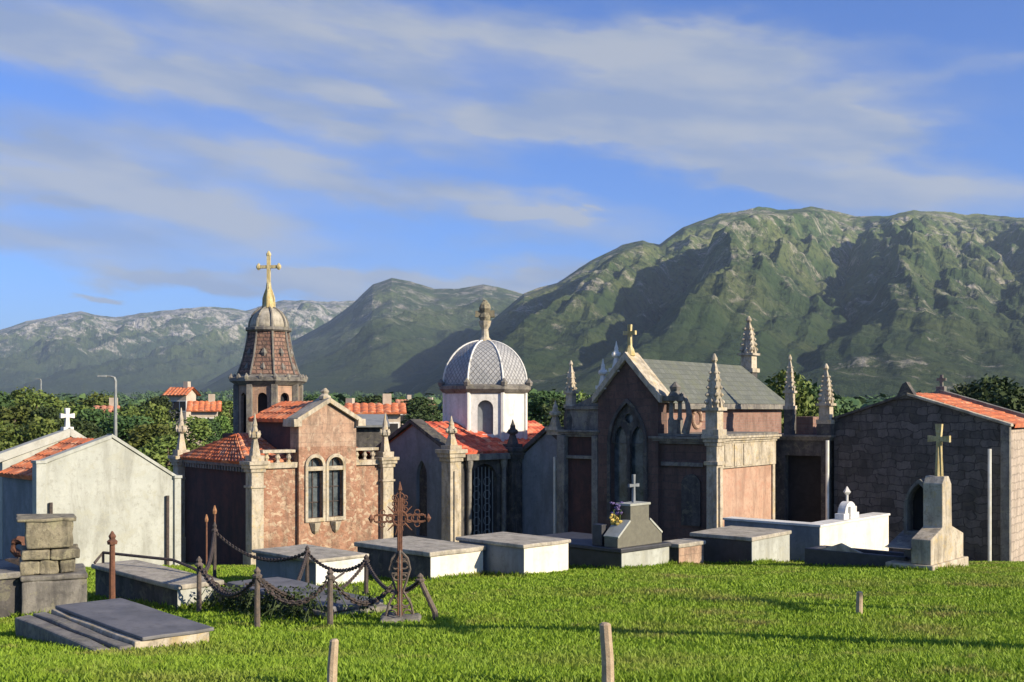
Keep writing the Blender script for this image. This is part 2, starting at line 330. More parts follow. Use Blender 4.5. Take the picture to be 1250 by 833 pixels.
def mountain_mat(name, green, olive, rock, rock_amt, zlo, zhi, fs=1.0):
    m, nt, bs = newmat(name); g = N(nt, 'ShaderNodeNewGeometry'); co = g.outputs['Position']
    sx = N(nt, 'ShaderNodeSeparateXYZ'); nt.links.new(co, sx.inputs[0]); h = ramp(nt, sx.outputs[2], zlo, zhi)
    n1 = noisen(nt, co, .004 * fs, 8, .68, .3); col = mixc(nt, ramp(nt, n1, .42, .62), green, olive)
    col = mixc(nt, h, mixc(nt, .85, col, (.028, .045, .02)), col)  # darker forest green low down, with cloud shadow put into the colour too
    n2 = noisen(nt, mapped(nt, co, 1, 1, .6), .011 * fs, 9, .75, .5)
    thr = math_(nt, 'ADD', n2, math_(nt, 'MULTIPLY', math_(nt, 'SUBTRACT', h, .5), rock_amt))
    rk = math_(nt, 'MULTIPLY', ramp(nt, thr, .535, .65), .9); rc = mixc(nt, ramp(nt, noisen(nt, co, .03 * fs, 6, .7), .4, .6), rock, (rock[0] * .6, rock[1] * .6, rock[2] * .55))
    col = mixc(nt, rk, col, rc)
    n3 = noisen(nt, co, .05 * fs, 6, .75); col = mixc(nt, math_(nt, 'MULTIPLY', ramp(nt, n3, .48, .60), .8), col, (.020, .034, .015)); n4 = noisen(nt, co, .12 * fs, 4, .75); col = mixc(nt, math_(nt, 'MULTIPLY', math_(nt, 'MULTIPLY', ramp(nt, n4, .52, .62), math_(nt, 'MULTIPLY', h, ramp(nt, n2, .46, .60))), .85), col, (.38, .35, .29))
    nt.links.new(col, bs.inputs['Base Color']); bs.inputs['Roughness'].default_value = .95; bs.inputs['Specular IOR Level'].default_value = .1
    bp = N(nt, 'ShaderNodeBump'); bp.inputs['Strength'].default_value = .9; bp.inputs['Distance'].default_value = 9 / fs
    nt.links.new(math_(nt, 'ADD', n2, math_(nt, 'MULTIPLY', n3, .35)), bp.inputs['Height']); nt.links.new(bp.outputs[0], bs.inputs['Normal']); return m

# ------------------------------------------------------------------ terrain
def terrain():
    ys = list(np.arange(-40, 4, 4)) + list(np.arange(4, 34, .4)) + list(np.arange(34, 80, 3)) + list(np.geomspace(82, 14000, 90))
    n = 161; ss = np.sign(np.linspace(-1, 1, n)) * np.abs(np.linspace(-1, 1, n)) ** 1.0
    v = []; f = []
    for Y in ys:
        hw = 26 + abs(Y) * 1.1
        for s in ss: v.append((s * hw, Y, gz(s * hw, Y)))
    for j in range(len(ys) - 1):
        for i in range(n - 1): f.append((j * n + i, j * n + i + 1, (j + 1) * n + i + 1, (j + 1) * n + i))
    mb = MB(); mb.add(v, f); tag(mb.build('ground', M['ground'], smooth=True), None, None, None, 'structure')
terrain()

def massif(name, prof, R0, R1, zb, mat, amp, spur, lam, k, na, ns, seed, fine=.075, ease=1.25, off=0.0, right0=1e9):
    pxs = [p[0] for p in prof]; pys = [p[1] for p in prof]
    a = np.linspace(pxs[0], pxs[-1], na); v = []; f = []
    S = list(np.linspace(0, 1, ns)) + [1.04, 1.1, 1.2, 1.35]
    for s in S:
        for px in a:
            r = (px - PX) / F
            d1 = R1 * (1 + .06 * noise.noise(Vector((px / 160, seed, 0))))
            Y = R0 + (d1 - R0) * s; zr = (HZ - np.interp(px, pxs, pys)) / F * d1
            X = r * Y; zg_ = zb
            if s <= 1:
                sh = s ** ease; env = math.sin(math.pi * min(1, s) ** 1.35) ** .9
            else:
                sh = 1 - (s - 1) * 1.6; env = 0
            z = zg_ + (zr - zg_) * sh
            w = noise.fractal(Vector((X / lam / 1.5, Y / lam / 1.5, seed)), 1.0, 2.0, 3) * .16
            def rdg(q, pk=.36):
                q = q % 1; return q / pk if q < pk else (1 - q) / (1 - pk)
            q = (X - k * Y) / lam + w + off
            rid = rdg(q); rid2 = rdg((X - k * 1.3 * Y) / (lam * .36) + w * 2.6 + 3.3); rid3 = rdg((X - k * .8 * Y) / (lam * .13) + w * 5 + 1.3)
            pr = (zr - zb); am = 1.0 if X - k * Y < right0 else max(.35, 1 - (X - k * Y - right0) / 500)
            z += env * pr * spur * (am * (rid - .5) + .14 * (rid2 - .5) + .07 * (rid3 - .5))
            fn = noise.fractal(Vector((X, Y, 0)) / (lam * .3) + Vector((0, seed, 0)), .9, 2.1, 7)
            fe = max(env, .22 if s <= 1.05 else .3)
            z += fe * pr * fine * fn * amp
            if s < 1:
                cap = (HZ - np.interp(px, pxs, pys) - 1.5) / F * Y - (1 - s) * pr * .05; z = .5 * (z + cap - math.sqrt((z - cap) ** 2 + (30 * (1 - s) + 3) ** 2))
            v.append((X, Y, CZ + z))
    n = na
    for j in range(len(S) - 1):
        for i in range(n - 1): f.append((j * n + i, j * n + i + 1, (j + 1) * n + i + 1, (j + 1) * n + i))
    mb = MB(); mb.add(v, f); o = mb.build(name, mat, smooth=False); tag(o, None, None, None, 'structure'); return o
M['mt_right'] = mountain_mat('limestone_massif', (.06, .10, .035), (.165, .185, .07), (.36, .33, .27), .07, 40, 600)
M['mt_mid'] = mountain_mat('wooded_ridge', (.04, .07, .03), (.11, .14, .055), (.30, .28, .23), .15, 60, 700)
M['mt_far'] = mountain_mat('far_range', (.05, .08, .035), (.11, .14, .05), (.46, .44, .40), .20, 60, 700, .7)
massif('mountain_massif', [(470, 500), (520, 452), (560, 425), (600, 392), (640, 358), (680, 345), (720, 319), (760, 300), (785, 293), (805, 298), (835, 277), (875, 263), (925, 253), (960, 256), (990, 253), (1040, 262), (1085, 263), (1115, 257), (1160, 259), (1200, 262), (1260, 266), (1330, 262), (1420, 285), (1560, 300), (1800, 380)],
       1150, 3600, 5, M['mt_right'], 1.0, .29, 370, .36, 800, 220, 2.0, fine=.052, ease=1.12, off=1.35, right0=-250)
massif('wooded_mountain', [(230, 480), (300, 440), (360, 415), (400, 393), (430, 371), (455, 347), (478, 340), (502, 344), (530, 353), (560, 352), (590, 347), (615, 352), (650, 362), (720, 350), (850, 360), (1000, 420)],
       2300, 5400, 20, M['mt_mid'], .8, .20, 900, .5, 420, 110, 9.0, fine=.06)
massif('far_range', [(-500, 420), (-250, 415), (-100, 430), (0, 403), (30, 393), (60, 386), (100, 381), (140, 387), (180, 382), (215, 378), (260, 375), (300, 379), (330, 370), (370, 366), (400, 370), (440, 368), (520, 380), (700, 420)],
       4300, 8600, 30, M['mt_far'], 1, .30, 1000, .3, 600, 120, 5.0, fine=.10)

# ------------------------------------------------------------------ architectural pieces
def tile_roof(a, b, c, d, name, mat, parent, tw=.2, th=.3, amp=.035, thick=.06):
    """corner points eave start, eave end, ridge end, ridge start (local)"""
    a, b, c, d = map(Vector, (a, b, c, d))
    nrm = (b - a).cross(d - a).normalized()
    if nrm.z < 0: nrm = -nrm
    W = max((b - a).length, (c - d).length); nc = max(2, int(W / tw)); L = max((d - a).length, (c - b).length); nr = max(2, int(L / th))
    us = [(i / 6) / nc for i in range(nc * 6 + 1)]
    vs_ = []
    for r in range(nr): vs_ += [(r + .0, 1), (r + .97, 0)]
    V = []; nu = len(us)
    for r, hi in vs_:
        t = r / nr
        for i, u in enumerate(us):
            p = (a.lerp(b, u)).lerp(d.lerp(c, u), t)
            V.append(tuple(p + nrm * (abs(math.sin(math.pi * u * nc)) * amp + hi * .022 + .01 + .006 * math.sin(i * 12.9 + r * 7.7))))
    for i, u in enumerate(us):  # underside
        p = a.lerp(b, u); V.append(tuple(p - nrm * thick))
    for i, u in enumerate(us):
        p = d.lerp(c, u); V.append(tuple(p - nrm * thick))
    Fs = []; R = len(vs_)
    for j in range(R - 1):
        for i in range(nu - 1): Fs.append((j * nu + i, j * nu + i + 1, (j + 1) * nu + i + 1, (j + 1) * nu + i))
    e0 = R * nu; e1 = e0 + nu
    for i in range(nu - 1):
        Fs.append((i, e0 + i, e0 + i + 1, i + 1)); Fs.append(((R - 1) * nu + i, (R - 1) * nu + i + 1, e1 + i + 1, e1 + i)); Fs.append((e0 + i, e1 + i, e1 + i + 1, e0 + i + 1))
    me = bpy.data.meshes.new(name); me.from_pydata(V, [], Fs); me.materials.append(mat)
    o = bpy.data.objects.new(name, me); COL.objects.link(o); o.parent = parent; return o
def slab_roof(a, b, c, d, name, mat, parent, th=.08):
    a, b, c, d = map(Vector, (a, b, c, d)); n = (b - a).cross(d - a).normalized()
    if n.z < 0: n = -n
    mb = MB(); mb.add([a, b, c, d, a - n * th, b - n * th, c - n * th, d - n * th], [(0, 1, 2, 3), (7, 6, 5, 4), (0, 4, 5, 1), (1, 5, 6, 2), (2, 6, 7, 3), (3, 7, 4, 0)])
    return mb.build(name, mat, parent)
def beam(mb, p, q, w, h, up=Vector((0, 0, 1))):
    p = Vector(p); q = Vector(q); d = (q - p).normalized(); s = d.cross(up).normalized() * w / 2; u = s.cross(d).normalized() * h / 2
    vs = [p - s - u, p + s - u, p + s + u, p - s + u, q - s - u, q + s - u, q + s + u, q - s + u]
    return mb.add(vs, [(0, 1, 2, 3), (7, 6, 5, 4), (0, 4, 5, 1), (1, 5, 6, 2), (2, 6, 7, 3), (3, 7, 4, 0)])
def arch(cx, w, z0, z1, n=10, point=0.0):
    """closed arch outline, round (point=0) or pointed"""
    r = w / 2; pts = [(cx - r, z0), (cx + r, z0)]
    if point == 0:
        for i in range(n + 1):
            a = math.pi * i / n; pts.append((cx + r * math.cos(a), z1 - r + r * math.sin(a)))
    else:
        R = w * (1 + point) / 1.0; zs = z1 - math.sqrt(max(0, R * R - (R - r) ** 2))
        a1 = math.acos((R - r) / R)
        for i in range(n + 1): t = a1 * i / n; pts.append((cx + r - R + R * math.cos(t), zs + R * math.sin(t)))
        for i in range(1, n + 1): t = a1 * (1 - i / n); pts.append((cx - r + R - R * math.cos(t), zs + R * math.sin(t)))
    return pts
def crocket_spire(cx, cy, z0, h, w, mb=None, rows=5):
    mb = mb or MB()
    mb.box(cx - w * .5, cx + w * .5, cy - w * .5, cy + w * .5, z0, z0 + h * .07)
    mb.box(cx - w * .36, cx + w * .36, cy - w * .36, cy + w * .36, z0 + h * .07, z0 + h * .30)
    mb.box(cx - w * .52, cx + w * .52, cy - w * .52, cy + w * .52, z0 + h * .30, z0 + h * .34)
    for sx, sy in ((-1, 0), (1, 0), (0, -1), (0, 1)):                       # little gablets
        mb.lathe(cx + sx * w * .36, cy + sy * w * .36, [(w * .16, z0 + h * .34), (w * .13, z0 + h * .39), (.004, z0 + h * .46)], 4, math.pi / 4)
    mb.lathe(cx, cy, [(w * .5, z0 + h * .34), (w * .42, z0 + h * .42), (w * .33, z0 + h * .7), (w * .12, z0 + h * .88), (w * .1, z0 + h * .9)], 4, math.pi / 4)
    for k in range(rows):
        t = k / (rows); zz = z0 + h * (.40 + .45 * t); r = w * (.36 - .22 * t)
        for a in range(4):
            an = math.pi / 4 + a * math.pi / 2; x = cx + math.cos(an) * r * 1.25; y = cy + math.sin(an) * r * 1.25; q = w * (.15 - .05 * t)
            mb.lathe(x, y, [(q * .4, zz - q * .7), (q, zz), (q * .9, zz + q * .5), (q * .3, zz + q * 1.1)], 6)
    mb.lathe(cx, cy, [(w * .08, z0 + h * .88), (w * .2, z0 + h * .92), (w * .17, z0 + h * .95), (w * .05, z0 + h)], 8)
    return mb
def urn_spire(cx, cy, z0, h, w, mb=None):
    mb = mb or MB()
    mb.box(cx - w * .5, cx + w * .5, cy - w * .5, cy + w * .5, z0, z0 + h * .12)
    mb.lathe(cx, cy, [(w * .42, z0 + h * .12), (w * .36, z0 + h * .22), (w * .22, z0 + h * .42), (w * .2, z0 + h * .46)], 4, math.pi / 4)
    mb.lathe(cx, cy, [(w * .2, z0 + h * .46), (w * .38, z0 + h * .50), (w * .40, z0 + h * .56), (w * .26, z0 + h * .62), (w * .17, z0 + h * .72), (w * .19, z0 + h * .76), (w * .10, z0 + h * .86), (w * .03, z0 + h)], 10)
    for a in range(4):
        an = math.pi / 2 * a; mb.lathe(cx + math.cos(an) * w * .38, cy + math.sin(an) * w * .38, [(w * .05, z0 + h * .5), (w * .12, z0 + h * .56), (w * .03, z0 + h * .64)], 6)
    return mb
def cross_mb(cx, cy, z0, h, span, th, along='y', arm=.68, mb=None, flare=0.0):
    """latin cross; arms along local x or y"""
    mb = mb or MB(); za = z0 + h * arm
    def slab(pts):
        if along == 'y': mb.prism(pts, 'x', cx - th / 2, cx + th / 2)
        else: mb.prism(pts, 'y', cy - th / 2, cy + th / 2)
    c = cy if along == 'y' else cx; t = th / 2; f = t * (1 + flare); s = span / 2
    slab([(c - f, z0), (c + f, z0), (c + t, za - t), (c + s, za - f), (c + s, za + f), (c + t, za + t), (c + f, z0 + h), (c - f, z0 + h), (c - t, za + t), (c - s, za + f), (c - s, za - f), (c - t, za - t)])
    return mb
def cornice(mb, x0, x1, y0, y1, z0, z1, out=.12, steps=3):
    h = (z1 - z0) / steps
    for k in range(steps):
        o = out * (k + 1) / steps; mb.box(x0 - o, x1 + o, y0 - o, y1 + o, z0 + k * h, z0 + (k + 1) * h)
    return mb

# ------------------------------------------------------------------ white gabled vault, far left
fr = Frame(50, 25, 45)
e = fr.empty('burial_vault', 'pale plastered burial vault with plain gable wall and small white cross, leftmost building', 'burial vault')
L = fr.lx(214); D = fr.ly(80, L / 2); zL = fr.z(566); zP = fr.z(531, L / 2); zR = fr.z(582, L); ze = (zL + zR) / 2
mb = MB(); mb.prism([(0, -.6), (L, -.6), (L, zR - .05), (L / 2, zP - .08), (0, zL - .05)], 'y', 0, .22); mb.build('gable_wall', M['plaster'], e)
mb = MB(); mb.prism([(.02, -.6), (L - .02, -.6), (L - .02, zR - .05), (L / 2, zP - .10), (.02, zL - .05)], 'y', D - .22, D); mb.build('gable_wall', M['plaster'], e)
mb = MB(); mb.box(.03, .23, .22, D - .22, -.6, zL - .3); mb.box(L - .23, L - .03, .22, D - .22, -.6, zR - .25); mb.build('side_wall', M['plaster_shaded'], e)
def coping(y0, y1, lift, w0):
    mb = MB()
    for (xa, za, xb, zb_) in ((-.08, zL, L / 2, zP), (L / 2, zP, L + .08, zR)):
        mb.prism([(xa, za - .06), (xb, zb_ - .09), (xb, zb_ + lift), (xa, za + .03 + lift)], 'y', y0, y1)
    mb.build('coping', M['plaster'], e, bevel=.01)
coping(-.04, .24, 0, 0); coping(D - .28, D + .05, .12, 0)
tile_roof((-.1, D - .28, zL - .34), (-.1, .24, zL - .34), (L / 2, .24, zP - .13), (L / 2, D - .28, zP - .13), 'roof', M['tile'], e)
tile_roof((L + .1, .24, zR - .34), (L + .1, D - .28, zR - .34), (L / 2, D - .28, zP - .14), (L / 2, .24, zP - .14), 'roof', M['tile'], e)
for x0, x1, zt in ((-.13, .09, zL - .0), (L - .05, L + .12, zR - .04)):
    mb = MB(); mb.box(x0, x1, -.07, .17, -.6, zt); mb.box(x0 - .02, x1 + .02, -.10, .19, zt, zt + .07); mb.build('pilaster', M['plaster'], e, bevel=.008)
mb = cross_mb(L / 2, D - .1, zP + .12, .52, .36, .09, 'x', .62, flare=.4); mb.box(L / 2 - .13, L / 2 + .13, D - .2, D, zP + .06, zP + .16); mb.build('cross', M['whitewash'], e, bevel=.008)
for x in (.20, L - .24):
    mb = MB(); mb.tube([(x, -.06, -.4), (x, -.06, zL * .63)], .045, 8); mb.build('drainpipe', M['iron'], e)

# ------------------------------------------------------------------ red chapel
fr = Frame(311, 28, 50)
e = fr.empty('red_chapel', 'red sandstone chapel with gabled bay, two tall arched windows and orange tile roofs', 'chapel')
L = fr.lx(470); D = fr.ly(222); T = .34
zc = fr.z(566); wall = M['red_rubble']
xa = fr.lx(362); xb = fr.lx(432); xm = (xa + xb) / 2
ztop = zc
xw1 = fr.lx(381.5, 0); xw2 = fr.lx(406.5, 0); ww = fr.lx(391) - fr.lx(373)
zw0 = fr.z(631, xm); zw1 = fr.z(558, xm); zg = fr.z(516, xm); zpk = fr.z(493, xm)
h1 = arch(xw1, ww, zw0, zw1, 10); h2 = arch(xw2, ww, zw0, zw1, 10)
pj = .12
mb = MB(); mb.prism([(.1, -.6), (xa, -.6), (xa, zc), (.1, zc)], 'y', 0, T); mb.prism([(xb, -.6), (L - .1, -.6), (L - .1, zc), (xb, zc)], 'y', 0, T)
mb.build('lower_wall', wall, e)
mb = MB(); mb.prism([(xa, -.6), (xb, -.6), (xb, fr.z(545, xm)), (xa, fr.z(545, xm))], 'y', -pj, T, [h1, h2]); mb.build('bay_wall', wall, e)
mb = MB(); zz = fr.z(545, xm); mb.prism([(xa, zz), (xb, zz), (xb, zg), (xm, zpk), (xa, zg)], 'y', -pj + .003, T); mb.build('bay_gable', M['red_sandstone'], e)
for xw, hh in ((xw1, h1), (xw2, h2)):
    mb = MB(); out = arch(xw, ww + .16, zw0 - .10, zw1 + .09, 10); mb.prism(out, 'y', -pj - .05, -pj + .05, [hh])
    mb.box(xw - ww / 2 - .02, xw + ww / 2 + .02, -pj - .04, .06, fr.z(574, xm), fr.z(569, xm)); f_ = mb.build('window', M['limestone'], e, bevel=.005)
    mb = MB(); mb.box(xw - ww / 2, xw + ww / 2, .02, .05, zw0, zw1); mb.build('pane', M['glass'], f_)
    mb = MB(); mb.box(xw - .012, xw + .012, -.01, .02, zw0, zw1); [mb.box(xw - ww / 2, xw + ww / 2, -.01, .015, zw0 + q * (zw1 - zw0), zw0 + q * (zw1 - zw0) + .02) for q in (.25, .5)]; mb.build('glazing_bar', M['iron'], f_)
    mb = MB(); mb.lathe(xw, -pj - .02, [(.02, zw0 - .42), (.10, zw0 - .34), (.16, zw0 - .16), (.17, zw0 - .12)], 6); mb.build('corbel', M['limestone'], f_)
mb = MB()                                                                       # gable coping with blocks
for s in (-1, 1):
    xe = xm + s * (xb - xa) / 2 + s * .1
    mb.prism([(xe, zg - .02), (xm, zpk + .03), (xm, zpk + .17), (xe, zg + .12)] if s > 0 else [(xe, zg - .02), (xe, zg + .12), (xm, zpk + .17), (xm, zpk + .03)], 'y', -pj - .12, T + .02)
    mb.box(xe - .12, xe + .12, -pj - .14, T, zg - .10, zg + .10)
mb.lathe(xm, .05, [(.16, zpk + .12), (.17, zpk + .2), (.08, zpk + .26), (.13, zpk + .33), (.03, zpk + .42)], 8); mb.rough(.018, 6).build('gable_coping', M['limestone'], e, bevel=.01)
for (x0, x1) in ((.22, xa - .02), (xb + .02, L - .22)):                         # balustrade on lower wall
    mb = MB(); mb.box(x0, x1, -.08, T, zc - .14, zc); n = max(2, int((x1 - x0) / .24))
    for i in range(n):
        cx = x0 + (i + .5) * (x1 - x0) / n; mb.lathe(cx, .1, [(.07, zc), (.04, zc + .06), (.075, zc + .13), (.04, zc + .2), (.06, zc + .25)], 8)
    mb.box(x0, x1, -.02, .22, zc + .25, zc + .33)
    mb.rough(.012, 7).build('balustrade', M['limestone'], e)
mb = MB(); mb.box(.02, T, .1, D, -.6, zc - .12); mb.build('side_wall', M['red_plaster_shaded'], e)
mb = MB(); mb.box(L - T, L - .02, .1, D, -.6, zc - .12); mb.box(.02, L - .02, D - T, D - .02, -.6, zc - .13); mb.build('rear_wall', M['red_brown_shaded'], e)
mb = MB(); mb.box(-.10, .20, .3, D, zc - .12, zc - .02)                          # dentilled side cornice
n = int((D - .4) / .17)
for i in range(n):
    y = .35 + i * (D - .5) / n; mb.box(-.08, .02, y, y + .085, zc - .24, zc - .12)
mb.build('cornice', M['limestone_grey'], e)
for (cx, cy, mt) in ((.0, .0, 'limestone'), (L, 0, 'limestone'), (-.02, D, 'limestone')):
    mb = MB(); w = .17; mb.box(cx - w, cx + w, cy - w, cy + w, -.6, zc - .1); mb.box(cx - w - .05, cx + w + .05, cy - w - .05, cy + w + .05, -.6, .35)
    mb.box(cx - w - .04, cx + w + .04, cy - w - .04, cy + w + .04, zc - .62, zc - .56)
    cornice(mb, cx - w, cx + w, cy - w, cy + w, zc - .22, zc + .06, .12)
    p = mb.rough(.006, 5).build('pilaster', M[mt], e, bevel=.012)
    urn_spire(cx, cy, zc + .06, fr.z(505) - zc - .06 if cy == 0 else fr.z(498, 0, D) - zc - .06, .36).rough(.01, 9).build('pinnacle', M['limestone'], p, smooth=False)
# nave block behind the bay
yn0, yn1 = T, D - .3; zn = fr.z(505, xa, D * .7) ; zr = zpk + .02
zn = zg + .08
ye = fr.ly(303, xa - .14) - .4 - D; mb = MB(); mb.box(xa + .02, xa + .25, yn0, D + ye + .35, zc - .2, zn); mb.box(xb - .25, xb - .02, yn0, D + ye + .35, zc - .2, zn); mb.prism([(xa + .25, zc - .2), (xb - .25, zc - .2), (xb - .25, zn), (xm, zr - .12), (xa + .25, zn)], 'y', D + ye + .1, D + ye + .3)
mb.build('clerestory_wall', M['red_plaster_shaded'], e)
tile_roof((xa - .14, D + ye + .4, zn - .02), (xa - .14, T, zn - .02), (xm, T, zr + .03), (xm, D + ye + .4, zr + .03), 'roof', M['tile'], e)
tile_roof((xb + .14, T, zn - .02), (xb + .14, D + ye + .4, zn - .02), (xm, D + ye + .4, zr + .025), (xm, T, zr + .025), 'roof', M['tile'], e)
zt = fr.z(541, 1.0, D / 2)
zt = zc + .36
Pk = (.6, D * .5, fr.z(531, .6, D * .5)); tile_roof((-.14, D + .05, zc), (-.14, .2, zc), Pk, Pk, 'roof', M['tile'], e)
tile_roof((xa, D + .05, zc), (-.14, D + .05, zc), Pk, (xa, D * .5, Pk[2]), 'roof', M['tile'], e)
tile_roof((L + .1, .3, zc - .02), (L + .1, D, zc - .02), (xb - .02, D - .2, zt + .1), (xb - .02, T + .1, zt + .1), 'roof', M['tile'], e)
tile_roof((-.14, .2, zc + .002), (xa, .2, zc + .002), (xa, D * .5, Pk[2]), Pk, 'roof', M['tile'], e)
mb = MB(); mb.box(xa - .0, xb, T, D - .1, zc - .3, Pk[2]); mb.build('nave_base_wall', M['red_plaster_shaded'], e)
for q in (0,):
    mb = MB(); mb.box(-.03, .03, .34, .42, -.6, zc - .25); mb.build('pilaster_strip', M['limestone_shaded'], e)

# ------------------------------------------------------------------ spire behind the red chapel
fr = Frame(328, 36, 45); X0, Y0 = fr.X, fr.Y
e = thing('chapel_tower', 'red stone chapel tower with flared spire, little ribbed dome and yellow cross on top', 'tower', (X0, Y0, fr.g), 0)
k = 36 / F; Z = lambda py: CZ + (HZ - py) * k - fr.g
r8 = math.pi / 8
def openings(r, z0, z1, wz0, wz1, wfr, n=8, rot=r8, th=.12, blank=()):
    mb = MB(); vv = []
    for i in range(n):
        a0 = rot + 2 * math.pi * i / n; a1 = rot + 2 * math.pi * (i + 1) / n
        p0 = Vector((r * math.cos(a0), r * math.sin(a0), 0)); p1 = Vector((r * math.cos(a1), r * math.sin(a1), 0)); W = (p1 - p0).length; d = (p1 - p0) / W
        nrm = Vector((d.y, -d.x, 0))
        t = MB(); hl = [arch(W / 2, W * wfr, wz0, wz1, 8)] if i not in blank else []
        t.prism([(0, z0), (W, z0), (W, z1), (0, z1)], 'y', 0, th, hl)
        for q in t.v: p = p0 + d * q[0] - nrm * q[1]; vv.append((p.x, p.y, q[2]))
        mb.f += [tuple(j + len(mb.v) for j in f) for f in t.f]; mb.v += vv[-len(t.v):]
    return mb
mb = openings(38 * k, -.6, Z(470), Z(528), Z(480), .42); mb.build('drum', M['red_sandstone'], e)
mb = MB(); mb.lathe(0, 0, [(30 * k, -.5), (30 * k, Z(474))], 8, r8); mb.build('interior', M['void'], e)
mb = MB()
for i in range(8):
    a = r8 + i * math.pi / 4; mb.box(38.5 * k * math.cos(a) - .09, 38.5 * k * math.cos(a) + .09, 38.5 * k * math.sin(a) - .09, 38.5 * k * math.sin(a) + .09, -.6, Z(470))
mb.build('pier', M['limestone_grey'], e, bevel=.01)
mb = MB(); mb.lathe(0, 0, [(40 * k, Z(471)), (44 * k, Z(468)), (47 * k, Z(466)), (47 * k, Z(462)), (40 * k, Z(460)), (35 * k, Z(457))], 8, r8)
for i in range(16):
    a = r8 + i * math.pi / 8; rr = 45 * k * (1 if i % 2 == 0 else .93); mb.lathe(rr * math.cos(a), rr * math.sin(a), [(.07, Z(464)), (.09, Z(461)), (.05, Z(459)), (.015, Z(457))], 6)
mb.rough(.015, 6).build('cornice', M['limestone_grey'], e)
prof = [(37, 458), (34, 450), (31, 440), (28, 428), (25.5, 415), (24, 405)]
mb = MB(); mb.lathe(0, 0, [(r * k, Z(z)) for r, z in prof], 8, r8); mb.build('spire', M['spire'], e)
mb = MB()
for i in range(8):
    a = r8 + i * math.pi / 4; mb.tube([((r + .6) * k * math.cos(a), (r + .6) * k * math.sin(a), Z(z)) for r, z in prof], .03, 5)
for i in range(8):
    a = i * math.pi / 4
    for (r, z) in ((32, 450), (28.5, 432)):
        mb.lathe(r * k * math.cos(a) * .93, r * k * math.sin(a) * .93, [(.06, Z(z + 4)), (.11, Z(z)), (.02, Z(z - 6))], 5)
mb.rough(.012, 8).build('rib', M['limestone_grey'], e)
mb = MB(); mb.lathe(0, 0, [(25 * k, Z(406)), (28 * k, Z(404)), (28 * k, Z(401)), (23 * k, Z(400))], 16, r8); mb.build('collar', M['limestone_grey'], e)
dp = [(23.5 * k * math.cos(t), Z(401) + 26 * k * math.sin(t)) for t in np.linspace(0, math.pi / 2 * .93, 8)]
mb = MB(); mb.lathe(0, 0, dp, 16, r8)
dm = mb.build('dome', M['lid'], e, smooth=True)
mb = MB()
for i in range(8):
    a = r8 + i * math.pi / 4; mb.tube([((r + .01) * math.cos(a), (r + .01) * math.sin(a), z) for r, z in dp], .04, 5)
mb.build('rib', M['limestone_grey'], dm)
mb = MB(); mb.lathe(0, 0, [(8 * k, Z(378)), (6.5 * k, Z(370)), (4 * k, Z(356)), (2.6 * k, Z(345))], 8, r8)
for i in range(4):
    a = i * math.pi / 2; mb.tube([(7 * k * math.cos(a), 7 * k * math.sin(a), Z(376)), (6.5 * k * math.cos(a), 6.5 * k * math.sin(a), Z(364)), (3 * k * math.cos(a), 3 * k * math.sin(a), Z(354))], .035, 5)
mb.build('finial', M['yellow_stone'], e)
mb = MB(); w = .075
beam(mb, (0, 0, Z(348)), (0, 0, Z(312)), .11, .11, Vector((1, 0, 0))); beam(mb, (-.33, .04, Z(326)), (.33, -.04, Z(326)), .10, .10)
for p in ((-.34, .04, Z(326)), (.34, -.04, Z(326)), (0, 0, Z(311))): mb.lathe(p[0], p[1], [(.03, p[2] - .10), (.08, p[2] - .03), (.08, p[2] + .03), (.02, p[2] + .12)], 6)
mb.build('cross', M['yellow_stone'], e)

# ------------------------------------------------------------------ domed chapel
fr = Frame(551, 31.0, 47)
e = fr.empty('domed_chapel', 'whitewashed chapel with octagonal drum, grey diamond-tiled dome and vermilion tile roof', 'chapel')
Ly = fr.ly(483); Lx = 5.0; T = .3; zc = fr.z(553); zpk = fr.z(520, 0, Ly * .78)
ymid = Ly / 2 + .35
zpk = fr.z(517, 0, ymid + .3)
mb = MB(); mb.prism([(0.1, -.6), (Ly + .8, -.6), (Ly + .8, zc - .05), (ymid + .1, zpk), (0.1, zc - .05)], 'x', 0, T, [arch(ymid - .3, .5, .6, zc - .25, 8, .3)]); mb.build('gable_wall', M['plaster_shaded'], e)
mb = MB(); mb.box(.12, .16, .3, Ly, .5, zc - .1); mb.build('blind_panel', M['limestone_shaded'], e)
mb = MB()
for (ya, za, yb, zb_) in ((-.12, zc - .08, ymid + .1, zpk), (ymid + .1, zpk, Ly + .95, zc - .08)):
    mb.prism([(ya, za), (yb, zb_), (yb, zb_ + .13), (ya, za + .13)], 'x', -.12, T + .02)
mb.build('gable_coping', M['limestone_shaded'], e, bevel=.01)
mb = MB(); dz = zc - .35; xd0, xd1 = .75, 1.75
mb.prism([(.1, -.6), (Lx, -.6), (Lx, zc - .15), (.1, zc - .15)], 'y', 0, T, [arch((xd0 + xd1) / 2, xd1 - xd0, -.1, dz, 10)]); mb.build('front_wall', M['limestone_shaded'], e)
mb = MB(); mb.box(Lx - .3, Lx, T, Ly + .8, -.6, zc - .2); mb.box(T, Lx - .3, Ly + .5, Ly + .8, -.6, zc - .2); mb.build('rear_wall', M['plaster_shaded'], e)
g = MB(); g.box(xd0, xd1, .2, .24, -.1, dz)
d_ = g.build('door', M['void'], e)
mb = MB()
for i in range(7): x = xd0 + .08 + i * (xd1 - xd0 - .16) / 6; mb.tube([(x, .12, 0), (x, .12, dz - .1)], .016, 5)
for i in range(6):
    for s in (0, 1): mb.ring((xd0 + .3 + .4 * s, .12, .3 + i * .38), .13, .013, (0, 1, 0), 10, 5)
mb.build('grille', M['galv'], d_)
mb = MB()
